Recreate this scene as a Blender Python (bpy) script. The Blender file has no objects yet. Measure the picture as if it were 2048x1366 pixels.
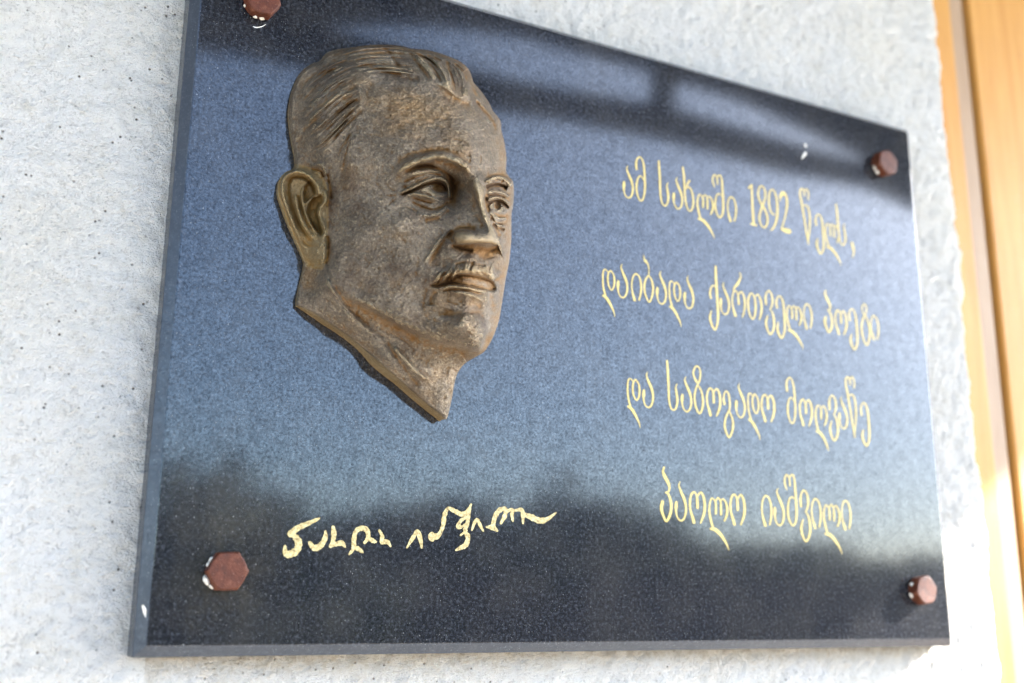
import bpy, math, random
import numpy as np
from mathutils import Vector, Matrix
C = bpy.context
scene = C.scene
col = scene.collection
rad = math.radians

# ------------------------------------------------------------------ camera, sky, sun, exposure
# world: x right along the facade, z up, the plaque's polished face lies at y = 0, the street is at y < 0
CAM = np.array([-0.102783, -0.629791, 0.028697])
FPX = 2162.918
RX, RY, RZ = 1.81087218, -0.00742876, -0.48580925
cd = bpy.data.cameras.new('camera')
cam = bpy.data.objects.new('camera', cd)
col.objects.link(cam)
cam.location = CAM
cam.rotation_euler = (RX, RY, RZ)
cd.sensor_width = 36.0
cd.lens = 36.0 * FPX / 2048.0
cd.clip_start = 0.02
cd.clip_end = 2000
cd.dof.use_dof = True
cd.dof.focus_distance = 0.680
cd.dof.aperture_fstop = 3.9
scene.camera = cam
SUN = Vector((0.85, -0.274, 0.45)).normalized()
world = bpy.data.worlds.new("World")
scene.world = world
world.use_nodes = True
wn, wl = world.node_tree.nodes, world.node_tree.links
sky = wn.new('ShaderNodeTexSky')
sky.sky_type = 'NISHITA'
sky.sun_disc = False
sky.sun_elevation = math.asin(SUN.z)
sky.sun_rotation = math.atan2(SUN.x, SUN.y)
sky.air_density = 1.0
sky.dust_density = 0.6
sky.ozone_density = 5.0
# thin high haze: it scatters sunlight forward, so the sky whitens towards the sun (Henyey-Greenstein, g = 0.78)
tc = wn.new('ShaderNodeTexCoord')
dot = wn.new('ShaderNodeVectorMath'); dot.operation = 'DOT_PRODUCT'; dot.inputs[1].default_value = SUN
wl.new(tc.outputs['Generated'], dot.inputs[0])
def wmath(op, a, b):
    k = wn.new('ShaderNodeMath'); k.operation = op
    for i, x in ((0, a), (1, b)):
        if isinstance(x, (int, float)): k.inputs[i].default_value = x
        else: wl.new(x, k.inputs[i])
    return k.outputs[0]
hg = wmath('POWER', wmath('SUBTRACT', 1.608, wmath('MULTIPLY', dot.outputs['Value'], 1.56)), -1.5)
veil = wn.new('ShaderNodeTexNoise'); veil.inputs['Scale'].default_value = 2.2; veil.inputs['Detail'].default_value = 4
wl.new(tc.outputs['Generated'], veil.inputs['Vector'])
hz = wmath('MULTIPLY', wmath('MULTIPLY', hg, 0.52), wmath('ADD', wmath('MULTIPLY', veil.outputs['Fac'], 0.8), 0.6))
hc = wn.new('ShaderNodeVectorMath'); hc.operation = 'SCALE'; hc.inputs[0].default_value = (1.0, 1.0, 1.02); wl.new(hz, hc.inputs['Scale'])
add = wn.new('ShaderNodeVectorMath'); add.operation = 'ADD'; wl.new(sky.outputs[0], add.inputs[0]); wl.new(hc.outputs[0], add.inputs[1])
wl.new(add.outputs[0], wn['Background'].inputs[0])
wn['Background'].inputs[1].default_value = 0.12
sl = bpy.data.lights.new('sun', 'SUN')
sl.energy = 5.0
sl.angle = rad(0.53)
sl.color = (1.0, 0.97, 0.92)
so = bpy.data.objects.new('sun', sl)
col.objects.link(so)
so.rotation_euler = SUN.to_track_quat('Z', 'Y').to_euler()
so.location = SUN * 20
scene.view_settings.view_transform = 'Standard'
scene.view_settings.look = 'None'
scene.view_settings.gamma = 1.0
scene.view_settings.exposure = 2.85

# ------------------------------------------------------------------ helpers
def rot3(rx, ry, rz):
    cy, sy = math.cos(ry), math.sin(ry); cx, sx = math.cos(rx), math.sin(rx); cz, sz = math.cos(rz), math.sin(rz)
    return (np.array([[cz, -sz, 0], [sz, cz, 0], [0, 0, 1]]) @ np.array([[cy, 0, sy], [0, 1, 0], [-sy, 0, cy]])
            @ np.array([[1, 0, 0], [0, cx, -sx], [0, sx, cx]]))
ROT = rot3(RX, RY, RZ)
def at(u, v, h=0.0):
    """measure a point of the photograph (2048 px wide) on the plane h metres in front of the plaque"""
    u = np.asarray(u, float); v = np.asarray(v, float); h = np.asarray(h, float)
    loc = np.stack([(u - 1024) / FPX, -(v - 683) / FPX, -np.ones_like(u)], -1)
    d = loc @ ROT.T
    t = (-h - CAM[1]) / d[..., 1]
    return CAM + t[..., None] * d
def mirrored(u, v, dist):
    """where the street stands that the plaque mirrors at that place, dist metres out from the wall"""
    p = at(u, v, 0.0); d = p - CAM
    t = dist / d[1]
    return Vector((p[0] + d[0] * t, -dist, p[2] + d[2] * t))

def tag(o, label=None, cat=None, group=None, kind=None):
    if label: o['label'] = label
    if cat: o['category'] = cat
    if group: o['group'] = group
    if kind: o['kind'] = kind
    return o
def empty(name, loc, parent=None):
    o = bpy.data.objects.new(name, None); col.objects.link(o); o.location = loc
    o.empty_display_size = 0.05
    if parent: o.parent = parent
    return o
def origin(o):
    p = Vector((0, 0, 0))
    while o is not None:
        p = p + o.location; o = o.parent
    return p
def mesh_obj(name, verts, faces, m, parent=None, smooth=False, loc=None):
    """verts are world coordinates"""
    base = origin(parent) if parent else Vector((0, 0, 0))
    me = bpy.data.meshes.new(name)
    v = np.asarray(verts, float) - np.array(base)
    lo = np.zeros(3)
    if loc is not None:
        lo = np.array(loc, float) - np.array(base); v = v - lo
    me.from_pydata(v.tolist(), [], faces if isinstance(faces, list) else faces.tolist())
    me.materials.append(m)
    if smooth: me.shade_smooth()
    o = bpy.data.objects.new(name, me); col.objects.link(o); o.location = lo
    if parent: o.parent = parent
    return o
def box(x0, x1, y0, y1, z0, z1, off=0):
    v = [(x0, y0, z0), (x1, y0, z0), (x1, y1, z0), (x0, y1, z0), (x0, y0, z1), (x1, y0, z1), (x1, y1, z1), (x0, y1, z1)]
    f = [(0, 3, 2, 1), (4, 5, 6, 7), (0, 1, 5, 4), (1, 2, 6, 5), (2, 3, 7, 6), (3, 0, 4, 7)]
    return v, [tuple(i + off for i in q) for q in f]
def bevel(o, w, seg=2):
    b = o.modifiers.new('bevel', 'BEVEL'); b.width = w; b.segments = seg; b.limit_method = 'ANGLE'
def catmull(P, n=8, closed=False):
    P = np.asarray(P, float); m = len(P)
    if m < 3: 
        t = np.linspace(0, 1, n * 2)[:, None]; return P[0] * (1 - t) + P[-1] * t
    out = []
    for i in range(m - 1):
        p0 = P[max(i - 1, 0)]; p1 = P[i]; p2 = P[i + 1]; p3 = P[min(i + 2, m - 1)]
        for k in range(n):
            t = k / n
            out.append(0.5 * ((2 * p1) + (-p0 + p2) * t + (2 * p0 - 5 * p1 + 4 * p2 - p3) * t * t + (-p0 + 3 * p1 - 3 * p2 + p3) * t ** 3))
    out.append(P[-1])
    return np.array(out)

# ------------------------------------------------------------------ materials
class NT:
    def __init__(s, name):
        s.m = bpy.data.materials.new(name); s.m.use_nodes = True
        s.n, s.l = s.m.node_tree.nodes, s.m.node_tree.links
        s.b = s.n['Principled BSDF']
        s.tc = s.n.new('ShaderNodeTexCoord').outputs['Object']
    def noise(s, scale, detail=4, rough=0.6, vec=None, dist=0.0):
        k = s.n.new('ShaderNodeTexNoise'); k.inputs['Scale'].default_value = scale
        k.inputs['Detail'].default_value = detail; k.inputs['Roughness'].default_value = rough
        k.inputs['Distortion'].default_value = dist
        s.l.new(vec or s.tc, k.inputs['Vector']); return k.outputs['Fac']
    def voro(s, scale, feature='F1', vec=None, out='Distance'):
        k = s.n.new('ShaderNodeTexVoronoi'); k.feature = feature; k.inputs['Scale'].default_value = scale
        s.l.new(vec or s.tc, k.inputs['Vector']); return k.outputs[out]
    def ramp(s, fac, stops):
        k = s.n.new('ShaderNodeValToRGB'); e = k.color_ramp.elements
        while len(e) < len(stops): e.new(0.5)
        for el, (p, c) in zip(e, stops):
            el.position = p; el.color = (*c, 1) if not isinstance(c, (int, float)) else (c, c, c, 1)
        s.l.new(fac, k.inputs['Fac']); return k.outputs['Color']
    def mix(s, fac, a, b, mode='MIX'):
        k = s.n.new('ShaderNodeMix'); k.data_type = 'RGBA'; k.blend_type = mode
        for i, x in ((0, fac), (6, a), (7, b)):
            if isinstance(x, (int, float)): k.inputs[i].default_value = x if i == 0 else (x, x, x, 1)
            elif isinstance(x, tuple): k.inputs[i].default_value = (*x, 1)
            else: s.l.new(x, k.inputs[i])
        return k.outputs[2]
    def math(s, op, a, b=0.0):
        k = s.n.new('ShaderNodeMath'); k.operation = op
        for i, x in ((0, a), (1, b)):
            if isinstance(x, (int, float)): k.inputs[i].default_value = x
            else: s.l.new(x, k.inputs[i])
        return k.outputs[0]
    def bump(s, h, dist, strength=1.0, prev=None):
        k = s.n.new('ShaderNodeBump'); k.inputs['Distance'].default_value = dist; k.inputs['Strength'].default_value = strength
        s.l.new(h, k.inputs['Height'])
        if prev: s.l.new(prev, k.inputs['Normal'])
        return k.outputs[0]
    def scale(s, x, y, z):
        k = s.n.new('ShaderNodeMapping'); k.inputs['Scale'].default_value = (x, y, z); s.l.new(s.tc, k.inputs[0]); return k.outputs[0]
    def set(s, **kw):
        for k, v in kw.items():
            i = s.b.inputs[k.replace('_', ' ')]
            if isinstance(v, (int, float)): i.default_value = v
            elif isinstance(v, tuple): i.default_value = (*v, 1) if len(v) == 3 else v
            else: s.l.new(v, i)
        return s.m

def m_stucco():
    t = NT('stucco')
    v = t.scale(1.0, 1.0, 1.25)
    big = t.noise(9, 4, 0.6); grain = t.noise(300, 4, 0.7, v); fine = t.noise(850, 3, 0.7, v)
    pits = t.voro(140); blot = t.noise(70, 5, 0.75, v)
    base = t.mix(t.ramp(big, [(0.35, 0.0), (0.7, 1.0)]), (0.89, 0.85, 0.785), (0.89, 0.83, 0.725))
    base = t.mix(t.ramp(blot, [(0.52, 0.0), (0.75, 0.6)]), base, (0.72, 0.65, 0.52))
    spk = t.ramp(grain, [(0.57, 0.0), (0.70, 0.75)])
    mask = t.math('MULTIPLY', spk, t.ramp(t.noise(110, 4, 0.7), [(0.47, 0.0), (0.62, 1.0)]))
    base = t.mix(mask, base, (0.42, 0.36, 0.28))
    spk2 = t.math('MULTIPLY', t.ramp(fine, [(0.58, 0.0), (0.68, 0.8)]), t.ramp(t.noise(55, 4, 0.7), [(0.44, 0.0), (0.6, 1.0)]))
    base = t.mix(spk2, base, (0.30, 0.27, 0.23))
    dots = t.math('MULTIPLY', t.ramp(pits, [(0.05, 1.0), (0.14, 0.0)]), t.ramp(t.noise(45, 2, 0.5), [(0.44, 0.0), (0.53, 1.0)]))
    base = t.mix(dots, base, (0.13, 0.10, 0.07))
    base = t.mix(t.ramp(grain, [(0.30, 0.75), (0.46, 0.0)]), base, (0.54, 0.49, 0.42))
    # tan run-off stain under the lower edge of the plaque
    sx = t.n.new('ShaderNodeSeparateXYZ'); t.l.new(t.tc, sx.inputs[0])
    zz = t.math('ADD', sx.outputs[2], t.math('MULTIPLY', t.noise(40, 3, 0.6), 0.02))
    st = t.ramp(t.math('ADD', t.math('MULTIPLY', zz, 20.0), 0.5), [(0.25, 0.0), (0.62, 0.75), (0.80, 0.75), (0.9, 0.0)])
    inx = t.math('MULTIPLY', t.math('GREATER_THAN', sx.outputs[0], 0.01), t.math('LESS_THAN', sx.outputs[0], 0.63))
    base = t.mix(t.math('MULTIPLY', t.math('MULTIPLY', st, inx), t.ramp(grain, [(0.35, 0.3), (0.6, 1.0)])), base, (0.52, 0.42, 0.29))
    h = t.math('ADD', t.math('MULTIPLY', grain, 1.0), t.math('MULTIPLY', fine, 0.5))
    h = t.math('SUBTRACT', h, t.math('MULTIPLY', dots, 0.6))
    return t.set(Base_Color=base, Roughness=0.92, Specular_IOR_Level=0.2, Normal=t.bump(h, 0.009, 1.0))
def m_granite(name='polished_granite', polish=True):
    t = NT(name)
    n1 = t.noise(430, 4, 0.8); n2 = t.noise(1100, 3, 0.7); n3 = t.noise(28, 5, 0.6)
    c = t.ramp(n1, [(0.36, (0.004, 0.0045, 0.006)), (0.52, (0.010, 0.011, 0.014)), (0.66, (0.045, 0.047, 0.054))])
    sp = t.ramp(n2, [(0.66, 0.0), (0.76, 0.8)])
    c = t.mix(sp, c, (0.22, 0.20, 0.17))
    # grime film left by rain round the lower left bolt, thinner along the bottom edge
    sx = t.n.new('ShaderNodeSeparateXYZ'); t.l.new(t.tc, sx.inputs[0])
    dx = t.math('MULTIPLY', t.math('SUBTRACT', sx.outputs[0], 0.045), 14.0); dz = t.math('MULTIPLY', t.math('SUBTRACT', sx.outputs[2], 0.055), 10.0)
    rr = t.math('ADD', t.math('SQRT', t.math('ADD', t.math('MULTIPLY', dx, dx), t.math('MULTIPLY', dz, dz))), t.math('MULTIPLY', t.noise(45, 4, 0.6), 0.9))
    film = t.ramp(rr, [(0.45, 0.55), (1.0, 0.0)])
    c = t.mix(t.math('MULTIPLY', film, t.ramp(t.noise(200, 4, 0.7), [(0.35, 0.35), (0.65, 1.0)])), c, (0.062, 0.052, 0.036))
    fl = t.ramp(t.noise(1500, 2, 0.5, t.scale(1.0, 1.0, 0.45)), [(0.68, 0.0), (0.75, 0.9)])
    c = t.mix(fl, c, (0.40, 0.39, 0.36))
    dust = t.ramp(n3, [(0.40, 0.0), (0.75, 0.30)])
    c = t.mix(dust, c, (0.050, 0.045, 0.038))
    r = t.ramp(n1, [(0.35, 0.05), (0.7, 0.10)]) if polish else t.ramp(n1, [(0.3, 0.16), (0.7, 0.28)])
    h = t.math('ADD', n1, t.math('MULTIPLY', n2, 0.5))
    patch = t.ramp(t.noise(130, 5, 0.75), [(0.34, 0.60), (0.62, 1.0)])
    # the crystals take the polish differently: mica mirrors, feldspar less so
    sp_l = t.ramp(t.noise(560, 5, 0.9), [(0.38, 0.16), (0.60, 1.0)])
    if polish:
        t.b.inputs['Coat Weight'].default_value = 0.07; t.b.inputs['Coat Roughness'].default_value = 0.42; t.b.inputs['Coat IOR'].default_value = 1.5
    else:
        c = t.mix(0.4, c, (0.085, 0.098, 0.118))  # paler blue tint paints the reflected sky into the edge colour
    return t.set(Base_Color=c, Roughness=r, IOR=1.75 if polish else 1.7, Specular_IOR_Level=t.math('MULTIPLY', t.math('MULTIPLY', sp_l, patch), 0.58 if polish else 0.35),
                 Normal=t.bump(h, 0.000004 if polish else 0.0002, 0.6))
def m_bronze(name, gold=0.0):
    t = NT(name)
    at_ = t.n.new('ShaderNodeAttribute'); at_.attribute_name = 'patina_shade'; pat = at_.outputs['Fac']
    n1 = t.noise(55, 5, 0.65); n2 = t.noise(560, 5, 0.8); n3 = t.noise(1500, 2, 0.6); n4 = t.noise(24, 4, 0.6)
    c = t.ramp(n1, [(0.30, (0.13, 0.102, 0.074)), (0.5, (0.20, 0.158, 0.115)), (0.7, (0.28, 0.222, 0.16))])
    c = t.mix(t.ramp(n4, [(0.50, 0.0), (0.68, 0.6)]), c, (0.30, 0.175, 0.07))
    c = t.mix(t.ramp(n2, [(0.53, 0.0), (0.68, 0.65)]), c, (0.62, 0.50, 0.32))
    c = t.mix(t.ramp(n2, [(0.33, 0.85), (0.47, 0.0)]), c, (0.055, 0.040, 0.030))
    c = t.mix(t.ramp(t.noise(38, 4, 0.6), [(0.52, 0.0), (0.66, 0.5)]), c, (0.09, 0.058, 0.040))
    # hollows rusty brown to black, ridges bright: wear plus painted occlusion and highlights
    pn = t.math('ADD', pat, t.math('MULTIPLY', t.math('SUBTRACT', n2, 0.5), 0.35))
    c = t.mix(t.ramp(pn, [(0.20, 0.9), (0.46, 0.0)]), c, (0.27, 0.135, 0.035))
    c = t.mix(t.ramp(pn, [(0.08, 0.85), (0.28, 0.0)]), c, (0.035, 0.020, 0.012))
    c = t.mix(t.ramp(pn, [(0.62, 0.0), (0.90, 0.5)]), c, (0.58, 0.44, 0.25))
    if gold: c = t.mix(gold, c, (0.62, 0.42, 0.13))
    pit = t.ramp(t.voro(420), [(0.06, 1.0), (0.18, 0.0)])
    pit = t.math('MULTIPLY', pit, t.ramp(t.noise(90, 2, 0.5), [(0.47, 0.0), (0.58, 1.0)]))
    c = t.mix(pit, c, (0.02, 0.015, 0.012))
    h = t.math('ADD', t.math('MULTIPLY', n2, 1.0), t.math('MULTIPLY', n3, 0.5))
    h = t.math('SUBTRACT', h, t.math('MULTIPLY', pit, 0.7))
    r = t.ramp(pn, [(0.2, 0.50), (0.8, 0.21)])
    return t.set(Base_Color=c, Metallic=0.9, Roughness=r, Normal=t.bump(h, 0.0017, 0.9))
def m_gilt(name, rough_texture=False):
    t = NT(name)
    n = t.noise(500 if rough_texture else 700, 4, 0.7)
    if rough_texture:
        c = t.ramp(n, [(0.34, (0.14, 0.09, 0.03)), (0.46, (0.38, 0.28, 0.10)), (0.66, (0.62, 0.51, 0.25))])
        return t.set(Base_Color=c, Metallic=0.15, Roughness=0.5, Normal=t.bump(n, 0.0006, 0.8))
    c = t.ramp(n, [(0.28, (0.34, 0.22, 0.05)), (0.42, (0.52, 0.37, 0.09)), (0.7, (0.64, 0.49, 0.155))])
    return t.set(Base_Color=c, Metallic=0.05, Roughness=0.55, Normal=t.bump(n, 0.0002, 0.5))
def m_rust():
    t = NT('brown_paint')
    n = t.noise(240, 5, 0.7); n2 = t.noise(900, 3, 0.6)
    c = t.ramp(n, [(0.32, (0.050, 0.013, 0.006)), (0.55, (0.092, 0.024, 0.009)), (0.75, (0.150, 0.056, 0.028))])
    c = t.mix(t.ramp(n2, [(0.64, 0.0), (0.75, 0.5)]), c, (0.42, 0.24, 0.16))
    return t.set(Base_Color=c, Roughness=0.5, Specular_IOR_Level=0.25, Normal=t.bump(t.math('ADD', n, n2), 0.0005, 0.7))
def m_wood(name, a, b, sc=1.0):
    t = NT(name)
    v = t.scale(14 * sc, 14 * sc, 0.9)
    n = t.noise(6, 6, 0.6, v, 0.6); n2 = t.noise(22, 4, 0.7, v)
    c = t.mix(t.ramp(n, [(0.32, 0.0), (0.68, 1.0)]), a, b)
    c = t.mix(t.ramp(n2, [(0.55, 0.0), (0.8, 0.5)]), c, (a[0] * 0.55, a[1] * 0.45, a[2] * 0.4))
    return t.set(Base_Color=c, Roughness=0.5, Specular_IOR_Level=0.2, Normal=t.bump(n2, 0.0008, 0.4))
def m_plain(name, a, b, scale=8, rough=0.85, bumpd=0.0, **kw):
    t = NT(name)
    n = t.noise(scale, 5, 0.65)
    c = t.mix(t.ramp(n, [(0.35, 0.0), (0.65, 1.0)]), a, b)
    if bumpd: kw['Normal'] = t.bump(n, bumpd, 0.7)
    return t.set(Base_Color=c, Roughness=rough, **kw)
STUCCO = m_stucco(); GRANITE = m_granite(); GRANITE_EDGE = m_granite('sky_tinted_granite_edge', False)
BRONZE = m_bronze('bronze'); BRONZE_GOLD = m_bronze('golden_bronze', 0.22)
GILT = m_gilt('gilt_paint'); GILT_ROUGH = m_gilt('chiselled_gilt', True); RUST = m_rust()
CHIP = m_plain('cream_filler', (0.55, 0.47, 0.35), (0.75, 0.72, 0.66), 600, 0.8, 0.0004)
WOOD = m_wood('varnished_wood', (0.42, 0.185, 0.036), (0.50, 0.25, 0.062))
WOOD_PALE = m_wood('faded_wood', (0.28, 0.175, 0.10), (0.36, 0.24, 0.145))
WOOD_DARK = m_wood('dark_groove_wood', (0.30, 0.17, 0.09), (0.40, 0.23, 0.12))
BEAM = m_wood('weathered_beam', (0.035, 0.027, 0.022), (0.06, 0.045, 0.035), 0.5)
PAVING = m_plain('street_paving', (0.27, 0.25, 0.215), (0.36, 0.33, 0.29), 3.0, 0.9, 0.01)
LEAF = m_plain('leaves', (0.05, 0.065, 0.035), (0.11, 0.13, 0.07), 3.0, 0.7)
LEAF_DARK = m_plain('dark_leaves', (0.038, 0.052, 0.032), (0.08, 0.095, 0.055), 3.0, 0.7)
BARK = m_plain('bark', (0.05, 0.038, 0.028), (0.09, 0.07, 0.05), 12, 0.9, 0.02)
MASONRY = m_plain('weathered_masonry', (0.10, 0.08, 0.065), (0.15, 0.12, 0.10), 1.5, 0.9, 0.02)
ROOFTILE = m_plain('roof_tiles', (0.13, 0.06, 0.04), (0.19, 0.09, 0.06), 4, 0.85, 0.02)

# ------------------------------------------------------------------ wall and street
THICK = 0.020                      # the stucco stands 20 mm behind the polished face
GROUND = -1.60
WALL_EDGE = float(at(1906, 300, -0.02)[0])
rng = np.random.default_rng(7)
def value_noise(x, z, cell, seed):
    """smooth 2-D noise on arrays"""
    r = np.random.default_rng(seed); T = r.random((256, 256))
    gx, gz = x / cell + 500, z / cell + 500
    ix, iz = np.floor(gx).astype(int), np.floor(gz).astype(int); fx, fz = gx - ix, gz - iz
    fx = fx * fx * (3 - 2 * fx); fz = fz * fz * (3 - 2 * fz)
    a = T[ix % 256, iz % 256]; b = T[(ix + 1) % 256, iz % 256]; c = T[ix % 256, (iz + 1) % 256]; d = T[(ix + 1) % 256, (iz + 1) % 256]
    return (a * (1 - fx) + b * fx) * (1 - fz) + (c * (1 - fx) + d * fx) * fz - 0.5
def build_wall():
    xs = np.concatenate([np.linspace(-4.0, -0.33, 20, endpoint=False), np.arange(-0.33, WALL_EDGE - 0.0005, 0.0019), [WALL_EDGE]])
    zs = np.concatenate([np.linspace(GROUND, -0.12, 10, endpoint=False), np.arange(-0.12, 0.68, 0.0019), np.linspace(0.69, 1.50, 10)])
    X, Z = np.meshgrid(xs, zs)
    n = (value_noise(X, Z, 0.060, 1) * 0.0016 + value_noise(X, Z, 0.020, 2) * 0.0012 + value_noise(X, Z, 0.008, 3) * 0.0010
         + value_noise(X, Z, 0.0042, 4) * 0.0021)
    Y = THICK + 0.001 - n
    # ragged arris at the door reveal
    rag = (value_noise(Z * 0, Z, 0.055, 5) * 0.010 + value_noise(Z * 0, Z, 0.021, 6) * 0.007 + value_noise(Z * 0, Z, 0.009, 8) * 0.003)
    near = np.clip((X - (WALL_EDGE - 0.02)) / 0.02, 0, 1) ** 1.5
    X2 = X + rag * near
    Y = Y + near ** 3 * 0.006
    ny, nx = X.shape
    V = np.stack([X2, Y, Z], -1).reshape(-1, 3)
    # the reveal returns into the wall
    last = np.arange(ny) * nx + nx - 1
    ret = V[last].copy(); ret[:, 1] = 0.16; ret[:, 0] = WALL_EDGE - 0.004
    midr = V[last].copy(); midr[:, 1] += 0.02; midr[:, 0] -= 0.002
    V = np.concatenate([V, midr, ret])
    i = np.arange(ny - 1)[:, None] * nx + np.arange(nx - 1)[None, :]
    F = np.stack([i, i + 1, i + nx + 1, i + nx], -1).reshape(-1, 4)
    b = ny * nx; k = np.arange(ny - 1)
    F2 = np.stack([last[:-1], b + k, b + k + 1, last[1:]], -1)
    F3 = np.stack([b + k, b + ny + k, b + ny + k + 1, b + k + 1], -1)
    # back of the wall so that it is a solid body
    vb = np.array([[-4.0, 0.16, GROUND], [-4.0, 0.16, 1.50]])
    o = mesh_obj('stucco_wall', np.concatenate([V, vb]), np.concatenate([F, F2, F3]), STUCCO, smooth=True)
    tag(o, 'rough white sprayed stucco wall with ragged right edge behind the dark plaque', 'wall')
build_wall()

def build_door():
    d = empty('wooden_door_frame', (0.70, 0.06, GROUND))
    tag(d, 'orange varnished wooden door frame boards beyond the ragged right edge of the stucco', 'door frame')
    # x ranges are read from the photograph at the height v=300 on the plane 50 mm behind the plaque face
    def X(u, y): return float(at(u, 300, -y)[0])
    y0 = 0.05
    segs = [('board', X(1840, y0), X(1930, y0), y0, WOOD), ('bead', X(1930, y0) + .0006, X(1955, y0 + .004), y0 + .004, WOOD_PALE),
            ('groove', X(1953, y0 + .012), X(1970, y0 + .012), y0 + .008, WOOD_DARK),
            ('board', X(1968, y0 + .002), X(2110, y0), y0 + .002, WOOD),
            ('groove', X(2110, y0), X(2135, y0), y0 + .016, WOOD_DARK),
            ('board', X(2135, y0), 1.7, y0 + .004, WOOD)]
    for nm, a, b, y, m in segs:
        v, f = box(a, b, y, y + .03, GROUND, 1.50)
        o = mesh_obj(nm, v, f, m, d); bevel(o, 0.003 if nm != 'groove' else 0.0005, 3)
build_door()

# porch roof over the wall; its right end stops where the sunlight begins on the plaque's lower corner
ZR = 1.52
XR = 0.6255 + (ZR - 0.067) / 0.5294
def build_porch():
    r = empty('porch_roof', (0, 0, ZR))
    tag(r, 'dark boarded porch roof over the wall, mirrored along the top of the plaque', 'roof')
    v, f = box(-4.0, XR, -1.60, 0.16, ZR, ZR + 0.05)
    mesh_obj('deck', v, f, BEAM, r)
    x = -3.9
    for i in range(15):
        v, f = box(x, x + .06, -1.55, 0.01, ZR - .07, ZR - .001)
        if x + .06 < XR: mesh_obj('rafter', v, f, BEAM, r)
        x += 0.45
build_porch()
def mirror_poly(name, pts, dist, depth, m, parent):
    P = [mirrored(u, v, dist) for u, v in pts]; n = len(P)
    V = [tuple(p) for p in P] + [(p[0], p[1] - depth, p[2]) for p in P]
    F = [tuple(range(n))[::-1], tuple(range(n, 2 * n))] + [(i, (i + 1) % n, n + (i + 1) % n, n + i) for i in range(n)]
    return mesh_obj(name, V, F, m, parent)
def build_beam():
    b = empty('porch_beam', (0, -1.5, 1.2))
    tag(b, 'long dark timber beam under the porch edge, mirrored across the plaque top', 'beam')
    top = [(380, 5), (520, 20), (620, 48), (800, 90), (950, 138), (1050, 163), (1340, 212), (1600, 288), (1760, 335), (1900, 392), (2100, 470)]
    bot = [(2100, 510), (1900, 425), (1760, 362), (1600, 330), (1350, 262), (1150, 222), (980, 198), (800, 150), (620, 112), (480, 82), (380, 72)]
    mirror_poly('beam', top + bot, 1.50, 0.07, BEAM, b)
    mirror_poly('post', [(1318, 120), (1350, 120), (1352, 214), (1324, 210)], 1.503, 0.05, BEAM, b)
    # fascia: its lower edge
    low = [(380, 5), (520, 18), (620, 42), (760, 42), (900, 46), (1050, 66), (1300, 134), (1500, 200), (1700, 292), (1800, 345), (1900, 392), (2100, 470)]
    up = [(2100, 380), (1800, 200), (1300, 40), (900, -70), (380, -200)]
    mirror_poly('fascia', low + up, 1.56, 0.03, BEAM, b)
build_beam()

def build_ground():
    v = [(-150, -300, GROUND), (300, -300, GROUND), (300, 2, GROUND), (-150, 2, GROUND)]
    o = mesh_obj('ground', v, [(0, 1, 2, 3)], PAVING); tag(o, 'pale paved street in front of the wall', None, None, 'structure')
build_ground()

def leaf_cloud(blobs, n, size, seed):
    r = np.random.default_rng(seed); V = []; F = []
    w = np.array([b[3] * b[4] * b[5] for b in blobs]) ** (2 / 3); w /= w.sum()
    which = r.choice(len(blobs), n, p=w)
    for k in range(n):
        cx, cy, cz, rx, ry, rz = blobs[which[k]]
        d = r.normal(size=3); d /= np.linalg.norm(d); q = r.uniform(0.55, 1.05)
        c = np.array([cx + d[0] * rx * q, cy + d[1] * ry * q, cz + d[2] * rz * q])
        a = r.normal(size=3); a /= np.linalg.norm(a); b = np.cross(a, r.normal(size=3)); b /= np.linalg.norm(b)
        s = size * r.uniform(0.6, 1.4); i = len(V)
        V += [c - a * s, c + b * s * .55, c + a * s, c - b * s * .55]; F.append((i, i + 1, i + 2, i + 3))
    return np.array(V), F
def tube(P, R, n=8):
    V = []; F = []
    P = [Vector(p) for p in P]
    for i, p in enumerate(P):
        t = (P[min(i + 1, len(P) - 1)] - P[max(i - 1, 0)]).normalized()
        a = t.orthogonal().normalized(); b = t.cross(a)
        for k in range(n):
            an = 2 * math.pi * k / n; V.append(tuple(p + (a * math.cos(an) + b * math.sin(an)) * R[i]))
    for i in range(len(P) - 1):
        for k in range(n): F.append((i * n + k, i * n + (k + 1) % n, (i + 1) * n + (k + 1) % n, (i + 1) * n + k))
    F.append(tuple(range(n))[::-1]); F.append(tuple((len(P) - 1) * n + k for k in range(n)))
    return V, F
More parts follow.
